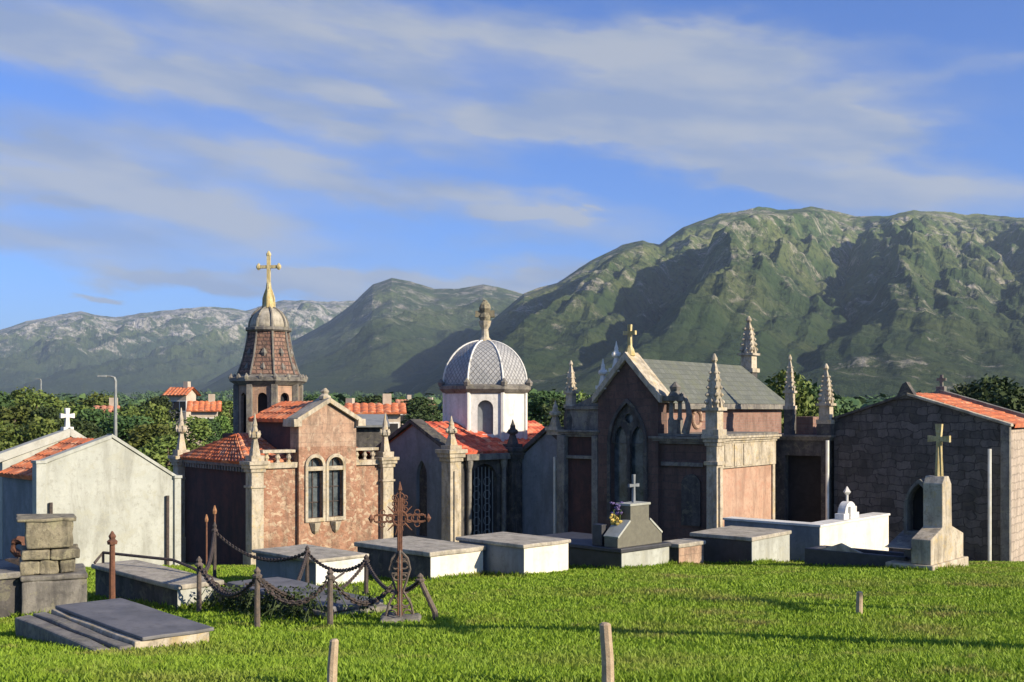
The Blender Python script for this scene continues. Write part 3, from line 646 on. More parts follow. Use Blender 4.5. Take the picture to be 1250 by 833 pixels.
for x in (xd0 - .17, xd1 + .17):
    mb.lathe(x, -.1, [(.10, -.5), (.10, .2), (.075, .25), (.07, dz - .15), (.11, dz), (.11, dz + .12)], 10)
mb.box(xd0 - .35, xd1 + .35, -.22, .0, dz + .12, dz + .3); mb.build('portico', M['limestone_grey'], e, bevel=.01)
mb = MB(); cornice(mb, .3, Lx, .02, T, zc - .22, zc - .02, .14); mb.build('cornice', M['limestone_shaded'], e)
for (cx, cy, mt, hz) in ((0, 0, 'limestone', 508), (2.35, -.02, 'limestone_shaded', 512)):
    mb = MB(); w = .2; mb.box(cx - w, cx + w, cy - w, cy + w, -.6, zc - .1)
    mb.box(cx - w * .45, cx + w * .45, cy - w - .05, cy + w, .4, zc - .5); mb.box(cx - w - .05, cx + w + .05, cy - w - .05, cy + w + .05, -.6, .3)
    cornice(mb, cx - w, cx + w, cy - w, cy + w, zc - .24, zc + .1, .13)
    p = mb.rough(.008, 5).build('pilaster', M[mt], e, bevel=.012)
    urn_spire(cx, cy, zc + .1, fr.z(hz, cx, 0) - zc - .1, .42).rough(.01, 9).build('pinnacle', M[mt], p)
# roof round the drum
xc, yc = 1.95, ymid + .1
for (x_, y_) in ((2.1, 1.3),): pass
r_ = (592 - PX) / F
# drum centre solved so that it stands over column 592
yc = ymid + .1; xc = fr.lx(592, yc); Yc = fr.w(xc, yc)[1]; kk = Yc / F; ZZ = lambda py: CZ + (HZ - py) * kk - fr.g
xr1 = min(Lx, xc + 1.8)
tile_roof((-.06, -.14, zc - .02), (Lx, -.14, zc - .02), (Lx, yc, zpk + .02), (-.06, yc, zpk + .02), 'roof', M['tile_red'], e)
tile_roof((Lx, Ly + .95, zc - .02), (-.06, Ly + .95, zc - .02), (-.06, yc, zpk + .015), (Lx, yc, zpk + .015), 'roof', M['tile_red'], e)
a8 = math.pi / 8 - fr.rz + rad(2)
R = 54 * kk
BL = [i for i in range(8) if abs(math.sin((a8 + (i + .5) * math.pi / 4 + fr.rz))) < .9]      # windows only on the front and back facets
def oct_mb(mb, rr, z0, z1): return mb.lathe(xc, yc, [(rr, z0), (rr, z1)], 8, a8)
mb = openings(R * .97, zc - .2, ZZ(479), ZZ(529), ZZ(489), .46, 8, a8, .14, BL); mb.v = [(p[0] + xc, p[1] + yc, p[2]) for p in mb.v]; dr = mb.build('drum', M['whitewash'], e)
mb = MB(); mb.lathe(xc, yc, [(R * .82, zc), (R * .82, ZZ(482))], 8, a8); mb.build('interior', M['plaster_shaded'], dr)  # darker plaster puts the shade of the window recess into the colour
mb = MB()
for i in range(8):
    a = a8 + i * math.pi / 4; x = xc + R * .97 * math.cos(a); y = yc + R * .97 * math.sin(a); mb.lathe(x, y, [(.07, zc - .1), (.07, ZZ(480))], 6, a)
mb.build('corner_strip', M['plaster_white'], dr)
mb = MB(); mb.lathe(xc, yc, [(R * .98, ZZ(481)), (R * 1.02, ZZ(480)), (R * 1.10, ZZ(476)), (R * 1.10, ZZ(472)), (R * 1.0, ZZ(470)), (R * .98, ZZ(467))], 8, a8)
for i in range(8):
    a = a8 + i * math.pi / 4; mb.lathe(xc + R * 1.06 * math.cos(a), yc + R * 1.06 * math.sin(a), [(.09, ZZ(472)), (.12, ZZ(468)), (.05, ZZ(465)), (.02, ZZ(463))], 6)
mb.rough(.008, 6).build('cornice', M['limestone_grey'], e)
# dome with uv
prof = [(R * 1.0 * math.cos(t) ** .95, ZZ(470) + 54 * kk * math.sin(t)) for t in np.linspace(0, math.pi / 2 * .95, 14)]
V = []; Fc = []; UV = []
for j, (r, z) in enumerate(prof):
    for i in range(8):
        a = a8 + i * math.pi / 4; V.append((xc + r * math.cos(a), yc + r * math.sin(a), z))
for j in range(13):
    for i in range(8):
        k2 = (i + 1) % 8; Fc.append((j * 8 + i, j * 8 + k2, (j + 1) * 8 + k2, (j + 1) * 8 + i))
        w0 = prof[j][0] / R; w1 = prof[j + 1][0] / R; s_ = 7.0; h0 = j * 1.7; h1_ = (j + 1) * 1.7
        UV += [(-s_ * w0, h0), (s_ * w0, h0), (s_ * w1, h1_), (-s_ * w1, h1_)]
me = bpy.data.meshes.new('dome'); me.from_pydata(V, [], Fc); ul = me.uv_layers.new(name='UVMap')
for i, q in enumerate(UV): ul.data[i].uv = (q[0] * .5, q[1] * .5)
me.materials.append(M['dome']); dob = bpy.data.objects.new('dome', me); COL.objects.link(dob); dob.parent = e
mb = MB()
for i in range(8):
    a = a8 + i * math.pi / 4; mb.tube([(xc + (r + .01) * math.cos(a), yc + (r + .01) * math.sin(a), z) for r, z in prof], .03, 6)
mb.build('rib', M['plaster_white'], dob)
mb = MB(); mb.lathe(xc, yc, [(.30, ZZ(422)), (.26, ZZ(418)), (.13, ZZ(412)), (.10, ZZ(402)), (.16, ZZ(398)), (.20, ZZ(392))], 10)
mb.build('pedestal', M['limestone'], e)
mb = MB(); yy = ZZ(392); mb.lathe(xc, yc, [(.14, yy), (.2, yy + .12), (.13, yy + .25), (.19, yy + .38), (.16, yy + .5), (.05, yy + .66)], 8)
dx, dy = math.cos(-fr.rz), math.sin(-fr.rz)
beam(mb, (xc - .3 * dx, yc - .3 * dy, yy + .22), (xc + .3 * dx, yc + .3 * dy, yy + .22), .15, .2)
mb.rough(.02, 8).build('finial_cross', M['tan_block'], e)

# ------------------------------------------------------------------ small gabled vault between domed and gothic chapels
fr = Frame(708, 31.0, 45)
e = fr.empty('burial_vault', 'small white-plastered vault with shade-toned steep gable, squeezed between domed and gothic chapels', 'burial vault')
D = fr.ly(634); zc = fr.z(560, 0, D); zp = fr.z(526, 0, D / 2); Lx = 2.6
mb = MB(); mb.prism([(0, -.6), (D, -.6), (D, zc), (D / 2, zp), (0, zc)], 'x', 0, .2); mb.prism([(0, -.6), (D, -.6), (D, zc), (D / 2, zp), (0, zc)], 'x', Lx - .2, Lx); mb.build('gable_wall', M['plaster_shaded'], e)  # white plaster, its bluish shade put into the wall colour
mb = MB(); mb.box(.2, Lx - .2, 0, .2, -.6, zc - .03); mb.box(.2, Lx - .2, D - .2, D, -.6, zc - .03); mb.build('side_wall', M['plaster_shaded'], e)
mb = MB()
for (ya, za, yb, zb_) in ((-.1, zc - .02, D / 2, zp), (D / 2, zp, D + .1, zc - .02)): mb.prism([(ya, za), (yb, zb_), (yb, zb_ + .16), (ya, za + .16)], 'x', -.1, .24)
mb.build('gable_coping', M['limestone_shaded'], e, bevel=.01)
tile_roof((.24, -.1, zc - .02), (Lx, -.1, zc - .02), (Lx, D / 2, zp + .02), (.24, D / 2, zp + .02), 'roof', M['tile_red'], e)
tile_roof((Lx, D + .12, zc - .02), (.24, D + .12, zc - .02), (.24, D / 2, zp + .01), (Lx, D / 2, zp + .01), 'roof', M['tile_red'], e)
yw = fr.ly(681); mb = MB(); mb.tube([(-.12, yw, -.5), (-.12, yw, zc + .1)], .05, 8); mb.build('drainpipe', M['pvc'], e)

# ------------------------------------------------------------------ gothic chapel
fr = Frame(872, 28, 38)
e = fr.empty('gothic_chapel', 'red-brown gothic chapel with shade-darkened steep gable, slate roof, lancet window and crocketed pinnacles', 'chapel')
D = fr.ly(688); Lb = fr.lx(944); T = .35
ya = fr.ly(806); yb = fr.ly(733); ym = fr.ly(765); zA = fr.z(440, 0, ym); zEl = fr.z(486, 0, yb); zEr = fr.z(486, 0, ya); zE = (zEl + zEr) / 2
ya0, yb0 = ya, yb
ym = (ya + yb) / 2
yA1 = fr.ly(842)
zlow = fr.z(537, 0, 0)
wA = arch(ym, 1.05, 1.0, fr.z(492, 0, ym), 12, .25)
mb = MB(); mb.prism([(ya, -.6), (yb, -.6), (yb, zE), (ym, zA), (ya, zE)], 'x', -.12, T, [wA]); mb.build('gable_wall', M['red_brown_shaded'], e)
zw1 = fr.z(492, 0, ym); 
fm = MB(); fm.prism(arch(ym, 1.25, .9, zw1 + .12, 12, .25), 'x', -.17, -.06, [wA])
fm.box(-.08, .02, ym - .05, ym + .05, 1.0, zw1 - .75)
fm.prism(arch(ym, 1.05, zw1 - 1.1, zw1, 12, .25), 'x', -.05, .0, [arch(ym - .27, .38, zw1 - 1.12 + .03, zw1 - .62, 8, .3), arch(ym + .27, .38, zw1 - 1.12 + .03, zw1 - .62, 8, .3), [(ym + .13 * math.cos(t), zw1 - .42 + .13 * math.sin(t)) for t in np.linspace(0, 2 * math.pi, 12, endpoint=False)]])
wf = fm.build('lancet_window', M['limestone_shaded'], e)
mb = MB(); mb.box(.06, .1, ym - .55, ym + .55, .95, zw1); mb.build('pane', M['glass'], wf)
mb = MB()                                                                        # gable coping
for s, ye in ((1, yb + .12), (-1, ya - .12)):
    zz0 = zE - .14; P = [(ye, zz0), (ye, zz0 + .2), (ym, zA + .22), (ym, zA)] if s > 0 else [(ye, zz0), (ym, zA), (ym, zA + .22), (ye, zz0 + .2)]
    mb.prism(P, 'x', -.26, T + .06)
mb.build('gable_coping', M['limestone'], e, bevel=.012)
for (t_, hh) in ((.42, .62), (.88, .62)):
    y = ym + (yb - ym) * t_; z0 = zA + (zE - zA) * t_ + .12; urn_spire(-.05, y, z0, hh * 1.35, .3).build('pinnacle', M['plaster_white'], e)
mb = MB(); mb.lathe(0, ym, [(.16, zA + .12), (.12, zA + .28), (.06, zA + .4)], 8); cross_mb(0, ym, zA + .3, .66, .38, .085, 'y', .66, mb, .3); mb.build('cross', M['yellow_stone'], e)
# roof, slate, hipped far end
xr = fr.lx(905, ym) ; xe = fr.lx(957, ya)
zr = zA + .06; zev = zE - .02
xE = xe
V = [(T, ya - .18, zev - .12), (xE, ya - .18, zev - .12), (xr, ym, zr), (T, ym, zr), (T, yb + .18, zev - .12), (xE, yb + .18, zev - .12)]
mb = MB(); mb.add([V[0], V[1], V[2], V[3]], [(0, 1, 2, 3)]); mb.add([V[1], V[5], V[2]], [(0, 1, 2)]); mb.add([V[5], V[4], V[3], V[2]], [(0, 1, 2, 3)])
mb.add([(p[0], p[1], p[2] - .09) for p in V], [(0, 1, 5, 4)]); mb.build('roof', M['slate'], e)
mb = MB(); mb.box(T, xE - .1, ya - .24, ya - .0, zev - .28, zev - .13); mb.box(xE - .16, xE, ya, yb, zev - .28, zev - .14); mb.build('eaves', M['limestone_grey'], e)
mb = MB(); mb.box(T, xE - .2, ya, ya + .25, -.6, zev - .28); mb.box(xE - .45, xE - .2, ya + .25, yb, -.6, zev - .28); mb.box(T, xE - .45, yb - .25, yb, -.6, zev - .28); mb.build('nave_wall', M['brick'], e)
xo = fr.lx(850, ya); mb = MB(); mb.ring((xo, ya - .02, fr.z(511, xo, ya)), .24, .06, (0, 1, 0), 20, 8); mb.build('oculus', M['red_sandstone'], e)
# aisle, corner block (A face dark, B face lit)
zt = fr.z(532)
mb = MB(); mb.box(0.02, T, .1, ya, -.6, zlow - .1); mb.build('aisle_front_wall', M['red_brown_shaded'], e)
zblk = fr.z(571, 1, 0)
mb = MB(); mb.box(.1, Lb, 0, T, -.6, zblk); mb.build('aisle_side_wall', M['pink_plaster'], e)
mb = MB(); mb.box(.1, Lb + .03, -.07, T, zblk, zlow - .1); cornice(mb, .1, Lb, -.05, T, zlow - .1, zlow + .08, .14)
for x in (.42, .95, 1.5): mb.box(x, x + random.uniform(.42, .5), -.095, -.06, zblk + .04, zlow - .13)
mb.box(Lb - .14, Lb + .02, -.05, T - .02, -.6, zblk); mb.box(.1, .3, -.05, 0.02, -.6, zblk)
mb.rough(.006, 5).build('stone_frieze', M['limestone'], e, bevel=.01)
mb = MB(); mb.box(Lb - .3, Lb - .02, T, ya, -.6, zlow - .1); mb.build('aisle_end_wall', M['red_brown_shaded'], e)
mb = MB(); mb.box(-.1, Lb + .08, -.12, ya + .1, zlow + .08, zlow + .14); mb.build('aisle_roof', M['limestone_grey'], e)
mb = MB(); cornice(mb, .0, .3, .2, ya + .05, zlow - .12, zlow + .07, .2); mb.box(-.06, .04, .3, ya - .05, zlow - .7, zlow - .6); mb.build('aisle_cornice', M['limestone_grey'], e)
mb = MB(); mb.prism(arch(ya * .42, .55, .9, zlow - .9, 8), 'x', -.03, .01); wq = mb.build('blind_window', M['limestone_shaded'], e)
mb = MB(); w = .15; mb.box(-w, w, -w, w, -.6, zlow); mb.box(-w * .5, w * .5, -w - .06, -w + .02, .3, zlow - .7); mb.box(-w - .06, w + .06, -w - .06, w + .06, -.6, .4)
mb.box(-w - .05, w + .05, -w - .05, w + .05, zlow - .65, zlow - .55); cornice(mb, -w, w, -w, w, zlow - .16, zlow + .12, .1)
p = mb.rough(.006, 5).build('corner_pier', M['limestone'], e, bevel=.012)
crocket_spire(0, 0, zlow + .12, fr.z(432) - zlow - .12, .46, rows=5).rough(.008, 9).build('pinnacle', M['limestone'], p)
# tall pinnacle at the far end of roof
xs = fr.lx(914, ym); zb_ = fr.z(455, xs, ym); mb = MB(); mb.box(xs - .2, xs + .2, ym - .2, ym + .2, zb_ - 1.6, zb_ + .1); q = mb.build('pinnacle_base', M['limestone_shaded'], e)
crocket_spire(xs, ym, zb_, fr.z(386, xs, ym) - zb_, .52, rows=5).rough(.008, 9).build('pinnacle', M['limestone'], q)
# buttress with scroll right of the gable
yv = fr.ly(823); mb = MB(); mb.box(-.1, .25, yv - .13, yv + .13, zlow, zlow + .5); mb.lathe(.05, yv + .12, [(.09, zlow + .5), (.06, zlow + .56), (.055, zlow + .95), (.10, zlow + 1.0)], 8); mb.lathe(.05, yv - .14, [(.09, zlow + .5), (.06, zlow + .56), (.055, zlow + .95), (.10, zlow + 1.0)], 8)
mb.box(-.12, .25, yv - .28, yv + .26, zlow + 1.0, zlow + 1.12); mb.lathe(.05, yv, [(.2, zlow + 1.12), (.12, zlow + 1.25), (.16, zlow + 1.36), (.02, zlow + 1.5)], 8)
mb.tube([(.05, yv - .2, zlow + 1.2), (.05, yv - .36, zlow + .95), (.05, yv - .42, zlow + .6), (.05, yv - .3, zlow + .15)], [.05, .07, .09, .12], 6); mb.rough(.01, 7).build('aedicule', M['limestone_grey'], e)
# left annex
y0, y1 = yb + .02, D; zN = fr.z(527, 0, D)
mb = MB(); mb.box(.05, 1.6, y0, y1, -.6, zN - .1); mb.build('annex_wall', M['red_plaster_shaded'], e)
mb = MB(); cornice(mb, .02, 1.6, y0 + .1, y1, zN - .14, zN + .05, .18); mb.box(.05, .9, y0 + .05, y1 - .12, zN + .05, zN + .62); mb.box(-.02, .98, y0, y1 - .06, zN + .62, zN + .72)
mb.prism([(y0 + .05, zN + .72), (y1 - .25, zN + .72), (y0 + .35, zN + .98)], 'x', .1, .8); mb.rough(.006, 5).build('annex_attic', M['limestone_grey'], e, bevel=.01)
mb = MB(); mb.box(-.14, .12, y1 - .12, y1 + .14, -.6, zN - .1); mb.box(-.12, .1, y0 + .0, y0 + .2, -.6, zN - .1); mb.box(-.05, .06, y0, y1, zN - .75, zN - .66); mb.build('annex_pilaster', M['limestone_grey'], e, bevel=.01)
for (px_, pt, pb, mt) in ((692, 440, 505, 'limestone'), (674, 490, 522, 'limestone')):
    yp = fr.ly(px_); zb0 = zN + .05; 
    if px_ == 692:
        mb = MB(); mb.lathe(.2, yp, [(.2, zb0), (.22, zb0 + .3), (.17, zb0 + .55), (.2, zb0 + .62)], 8); q = mb.build('pinnacle_base', M['limestone_shaded'], e)
        crocket_spire(.2, yp, zb0 + .62, fr.z(pt, 0, yp) - zb0 - .62, .3, rows=4).build('pinnacle', M[mt], q)
    else:
        mb = MB(); mb.box(.0, .4, y1, yp + .2, zN - .1, zb0); urn_spire(.15, yp, zb0 - .02, fr.z(pt, 0, yp) - zb0 + .05, .42, mb).build('urn', M[mt], e)

# ------------------------------------------------------------------ flat roofed vault between gothic chapel and stone vault
fr = Frame(1010, 30.5, 36)
e = fr.empty('flat_vault', 'shade-darkened flat-topped vault with black doorway, between gothic chapel and rough stone vault', 'burial vault')
D = fr.ly(930); zt = fr.z(533)
y0, y1 = fr.ly(1003), fr.ly(958)
mb = MB(); mb.prism([(0, -.6), (D, -.6), (D, zt - .12), (0, zt - .12)], 'x', 0, .3, [[(y0 + .02, -.3), (y1, -.3), (y1, zt - .55), (y0 + .02, zt - .55)]]); mb.box(.3, 2.4, 0, .3, -.6, zt - .12); mb.box(.3, 2.4, D - .3, D, -.6, zt - .12); mb.build('wall', M['limestone_shaded'], e)
mb = MB(); mb.box(.26, .3, y0, y1, -.3, zt - .5); mb.build('door', M['void'], e)
mb = MB(); cornice(mb, 0, 2.4, 0, D, zt - .12, zt + .03, .14); mb.build('cornice', M['limestone_grey'], e)
ybk0, ybk1 = fr.ly(994, .7), fr.ly(966, .7); 
mb = MB(); mb.box(.6, 1.8, ybk0, ybk1, zt + .03, fr.z(509, .6, ybk0)); mb.build('parapet', M['brick'], e)
for (px_, pt) in ((961, 433),):
    yp = fr.ly(px_); mb = MB(); mb.box(.06, .34, yp - .13, yp + .13, zt, zt + .75); q = mb.build('pinnacle_base', M['limestone_shaded'], e)
    crocket_spire(.2, yp, zt + .75, fr.z(pt, .2, yp) - zt - .75, .3, rows=5).build('pinnacle', M['limestone'], q)
yp = fr.ly(1006); mb = MB(); mb.box(-.05, .4, yp - .2, yp + .2, zt, zt + .35); q = mb.build('pinnacle_base', M['limestone_shaded'], e)
crocket_spire(.15, yp, zt + .35, fr.z(444, .15, yp) - zt - .35, .42, rows=6).build('pinnacle', M['limestone'], q)
mb = MB(); mb.tube([(-.3, fr.ly(1010, -.3), -.3), (-.3, fr.ly(1010, -.3), zt - .1)], .05, 8); mb.build('drainpipe', M['pvc'], e)

# ------------------------------------------------------------------ rough stone vault, right
fr = Frame(1230, 28.0, 36)
e = fr.empty('stone_vault', 'rough shade-darkened coursed-stone vault with gable and orange tile roof, rightmost building', 'burial vault')
D = fr.ly(1018); zr_ = fr.z(520); zl_ = fr.z(513, 0, D); yP = fr.ly(1108); zP = fr.z(483, 0, yP); Lx = 3.4
mb = MB(); mb.prism([(0, -.6), (D, -.6), (D, zl_), (yP, zP), (0, zr_)], 'x', 0, .3); mb.prism([(0, -.6), (D, -.6), (D, zl_), (yP, zP), (0, zr_)], 'x', Lx - .3, Lx); mb.build('gable_wall', M['masonry'], e)
mb = MB(); mb.box(.02, Lx - .02, 0.02, .3, -.6, zr_ - .1); mb.box(.3, Lx - .3, D - .3, D, -.6, zl_ - .1); mb.build('side_wall', M['masonry_lit'], e)
mb = MB(); yu = fr.ly(1105)
for (a_, za, b_, zb_) in ((-.1, zr_ - .02, yP, zP), (yP, zP, D + .1, zl_ - .02)):
    mb = MB(); mb.prism([(a_, za), (b_, zb_), (b_, zb_ + .07), (a_, za + .07)], 'x', -.09, .22)
    mb.rough(.01, 3).build('gable_coping', M['limestone' if a_ < 0 else 'limestone_shaded'], e, bevel=.01)
mb = MB(); mb.prism([(yP - .22, zP - .05), (yP + .32, zP - .12), (yP + .12, zP + .3), (yP + .02, zP + .36)], 'x', -.06, .24); mb.rough(.02, 3).build('gable_stone', M['limestone_shaded'], e)
mb = MB()
for (a_, za, b_, zb_) in ((-.1, zr_ + .06, yP, zP + .08), (yP, zP + .08, D + .1, zl_ + .06)):
    mb.prism([(a_, za), (b_, zb_), (b_, zb_ + .12), (a_, za + .12)], 'x', Lx - .25, Lx + .1)
mb.box(Lx - .2, Lx + .05, yP - .12, yP + .12, zP + .1, zP + .3); mb.build('gable_coping', M['limestone_grey'], e, bevel=.01)
tile_roof((.2, -.14, zr_ - .0), (Lx - .2, -.14, zr_ - .0), (Lx - .2, yP, zP + .05), (.2, yP, zP + .05), 'roof', M['tile'], e)
tile_roof((Lx - .2, D + .12, zl_ - .0), (.2, D + .12, zl_ - .0), (.2, yP, zP + .04), (Lx - .2, yP, zP + .04), 'roof', M['tile_old'], e)
mb = MB(); mb.box(-.06, .14, -.06, .16, -.6, zr_ + .02); mb.build('quoin', M['limestone_grey'], e, bevel=.01)
yd = fr.ly(1208, -.2); mb = MB(); mb.tube([(-.2, yd, -.4), (-.2, yd, 1.2), (-.2, yd, fr.z(548, 0, yd))], .045, 8); mb.build('drainpipe', M['pvc'], e)
cf = MB(); xq = Lx - .05; cross_mb(xq, yP, zP + .3, .34, .26, .08, 'y', .6, cf); cf.build('cross', M['limestone_grey'], e)

# ------------------------------------------------------------------ box tombs
EDGES = []
def tomb(label, px, left, right, pyb, pyt, body, lidm, endm=None, Y=None, t=45, lid=.09, over=.05, plinth=True, name='box_tomb', cat='tomb'):
    fr = Frame(px, Y, t, pyb); e = fr.empty(name, label, cat)
    Lx = fr.lx(right); Ly = fr.ly(left); h = fr.z(pyt)
    EDGES.append((fr, Lx, Ly)); mb = MB(); mb.box(0, Lx, 0, Ly, -.5, h - lid)
    b = mb.build('body', body, e, bevel=.012)
    if endm:
        mb = MB(); mb.box(.0, Lx, -.018, 0.001, -.5, h - lid - .003); mb.build('end_panel', endm, e, bevel=.004)
    mb = MB(); mb.box(-over, Lx + over, -over, Ly + over, h - lid, h); mb.build('lid', lidm, e, bevel=.02, sub=2, rough=.008)
    return fr, e, Lx, Ly, h
tomb('low box tomb with gleaming white end and grey lid, behind the chain fence', 385, 312, 446, 722, 683, M['plaster_shaded'], M['lid'], M['whitewash'], lid=.06)  # white tomb: shade is in the side colour, the end keeps the sunlit white
tomb('grey-sided box tomb with cream end, right behind the lacy iron cross', 525, 436, 589, 712, 674, M['limestone_shaded'], M['lid'], M['cream'])
tomb('box tomb with beige lid and cream end, before the domed chapel', 639, 560, 693, 706, 665, M['plaster_shaded'], M['lid'], M['cream'], lid=.07)
fr, e, Lx, Ly, h = tomb('dark tomb with pale speckled plinth end, carrying a stepped headstone', 758, 640, 816, 698, 670, M['dark_marble'], M['dark_marble'], M['plaster'])
# headstone on it
fh = fr; wx = fh.lx(812)
hs = thing('headstone', 'olive stepped headstone with thin pale cross, standing on the dark tomb', 'headstone', (fr.X, fr.Y, fr.g + h), fr.rz)
zt = lambda py: fr.z(py, wx / 2) - h
mb = MB(); w = wx; z1 = zt(636); z2 = zt(617)
mb.prism([(.0, 0), (w, 0), (w, zt(655)), (w * .72, z1), (w * .70, z1), (w * .70, z2), (w * .28, z2), (w * .28, z1), (w * .26, z1), (0, zt(655))], 'y', .08, .42); mb.build('slab', M['olive_stone'], hs, bevel=.01)
mb = MB()
for a_, b_ in (((.0, zt(655)), (w * .27, z1)), ((w, zt(655)), (w * .71, z1))): beam(mb, (a_[0], .25, a_[1] + .02), (b_[0], .25, b_[1] + .02), .37, .04)
mb.box(w * .26, w * .72, .06, .44, z2 - .005, z2 + .04); mb.build('trim', M['plaster'], hs, bevel=.005)
cross_mb(w * .5, .25, z2 + .03, zt(580) - z2 - .03, .30, .05, 'x', .62, flare=.3).build('cross', M['plaster_shaded'], hs)
mb = MB(); mb.box(.02, .2, .5, .75, 0, .42); mb.build('vase_block', M['dark_marble'], hs, bevel=.01)
# flowers on the dark tomb
for (nm, px_, py_, mt, lb) in (('flower_bunch', 751, 636, 'yellow_flower', 'bunch of yellow flowers on the dark tomb beside the olive headstone'), ('flower_bunch', 753, 622, 'purple_flower', 'purple flower spray standing just above the yellow bunch by the olive headstone')):
    yy_ = fr.ly(px_, .3); X, Y = fr.w(.3, yy_); e2 = thing(nm, lb, 'flowers', (X, Y, fr.g + h), 0); zc_ = CZ + (HZ - py_) / F * Y - fr.g - h
    mb = MB(); 
    for i in range(6): mb.tube([(0, 0, 0), (random.uniform(-.1, .1), random.uniform(-.1, .1), zc_)], .008, 4)
    mb.build('stalks', M['stem'], e2)
    mb = MB()
    for i in range(22):
        a = random.uniform(0, 6.28); r = random.uniform(0, .17); z = zc_ + random.uniform(-.10, .12); mb.lathe(r * math.cos(a), r * math.sin(a), [(.01, z - .03), (.04, z), (.035, z + .015), (.005, z + .03)], 6)
    mb.rough(.02, 15).build('blooms', M[mt], e2)
tomb('small block tomb with mottled pink stone end, right of the stepped headstone', 828, 806, 858, 693, 664, M['limestone_shaded'], M['lid'], M['red_sandstone'])
tomb('dark-sided tomb with plain grey cement end, at the grass edge before the gothic chapel', 917, 845, 963, 692, 656, M['dark_marble'], M['lid'], M['plaster'], t=40)
f7 = Frame(1000, 25.2, 42); e7 = f7.empty('plot_wall', 'low grave plot wall with white rendered end and shade-darkened side, below the rough stone vault', 'low wall')
Lx7 = f7.lx(1084); Ly7 = f7.ly(884); h7 = f7.z(641); TH = .38
mb = MB(); mb.box(0, TH, 0, Ly7, -.5, h7 - .05); mb.build('side', M['plaster_shaded'], e7, bevel=.01)  # side coloured with its shade; the end keeps the lit tone
mb = MB(); mb.box(TH + .002, Lx7, 0.002, TH, -.5, h7 - .05); mb.box(0, Lx7, -.02, 0, -.5, h7 - .052); mb.build('end', M['cream'], e7, bevel=.01)
mb = MB(); mb.prism([(-.03, -.05), (Lx7 + .03, -.05), (Lx7 + .03, TH + .03), (TH + .03, TH + .03), (TH + .03, Ly7 + .03), (-.03, Ly7 + .03)], 'z', h7 - .05, h7); mb.build('coping', M['plaster_white'], e7, bevel=.01)
xh = f7.lx(1034, .2); wd = .42
hs = thing('headstone', 'small white round-topped headstone with diamond finial, on the white-ended plot wall', 'headstone', (*f7.w(xh, .2), f7.g + h7), f7.rz)
k_ = f7.w(xh, .2)[1] / F
mb = MB(); mb.box(-.42, .42, -.12, .12, 0, 7 * k_); mb.prism(arch(0, 32 * k_, 7 * k_ - .01, 21 * k_, 12), 'y', -.10, .10); mb.box(-.14, .2, -.16, -.1, 0, 15 * k_); mb.build('stone', M['whitewash'], hs, bevel=.01)
mb = MB(); mb.tube([(0, 0, 20 * k_), (0, 0, 34 * k_)], .03, 7); mb.lathe(0, 0, [(.01, 27 * k_), (.10, 32 * k_), (.09, 33 * k_), (.01, 39 * k_)], 4, 0); mb.build('finial', M['whitewash'], hs)
# low kerbed grave + monument
f8 = Frame(1105, None, 42, 697); Ly8 = f8.ly(982); 
e = f8.empty('kerbed_grave', 'low dark kerbed grave running left from the tall monument with yellow cross', 'grave')
mb = MB(); mb.box(0, .12, 0, Ly8, -.4, .26); mb.box(.75, .87, 0, Ly8, -.4, .24); mb.box(.12, .75, Ly8 - .12, Ly8, -.4, .25); mb.box(.12, .75, 0, .12, -.4, .2); mb.build('kerb', M['dark_marble'], e, bevel=.01)
mb = MB(); mb.box(.12, .75, .12, Ly8 - .12, -.4, .12); mb.build('slab', M['limestone_grey'], e)
mb = MB(); y_ = f8.ly(1025, 0)
mb.prism([(y_ - .45, .26), (y_ + .45, .26), (y_ + .2, .34), (y_, .42), (y_ - .2, .34)], 'x', .02, .1); mb.build('carved_crest', M['limestone'], e)
fm_ = Frame(1136, None, 42, 699)
e = fm_.empty('grave_monument', 'tall weathered stone niche monument with pointed shoulders and slender yellow cross', 'monument')
Lm = fm_.lx(1180); Dm = .75; Z_ = lambda py: fm_.z(py, Lm * .4)
Lm = fm_.lx(1178); 
mb = MB(); mb.box(-.06, Lm + .05, -.06, Dm + .1, -.4, Z_(686)); mb.build('plinth', M['limestone'], e, bevel=.02, sub=1, rough=.01)
c = Lm * .46
mb = MB(); za, zb2, zc2, zd = Z_(686), Z_(656), Z_(644), Z_(582)
mb.prism([(.02, za), (Lm - .08, za), (Lm - .08, zb2), (c + .27, zc2), (c + .24, zd - .16), (c + .1, zd), (c - .1, zd), (c - .22, zd - .14), (c - .22, zc2), (.02, zb2)], 'y', 0, .38); mb.build('shaft', M['limestone'], e, bevel=.015)
mb = MB(); yl = Dm * 1.0
mb.prism(arch(.46, .62, za, zd - .06, 12, .15), 'x', c - .2, c + .18, [arch(.48, .44, za + .55, zd - .16, 12, .15)]); mb.build('niche', M['limestone_grey'], e, bevel=.01)
mb = MB(); mb.box(c + .10, c + .14, .2, .74, za + .5, zd - .2); mb.build('niche_back', M['void'], e)
mb = MB(); mb.prism([(-.1, Z_(668)), (-.02, Z_(668)), (c, Z_(652)), (c, Z_(657))], 'y', .36, .86); mb.build('ledge', M['limestone_grey'], e)
mb = MB(); zz = Z_(583); hc = Z_(518) - zz; kx = c; mb.tube([(kx, .15, zz - .1), (kx, .15, zz + hc * .66)], [.09, .055], 4)
cross_mb(kx, .15, zz, hc, .42, .085, 'y', .72, mb, .5); mb.build('cross', M['yellow_stone'], e)
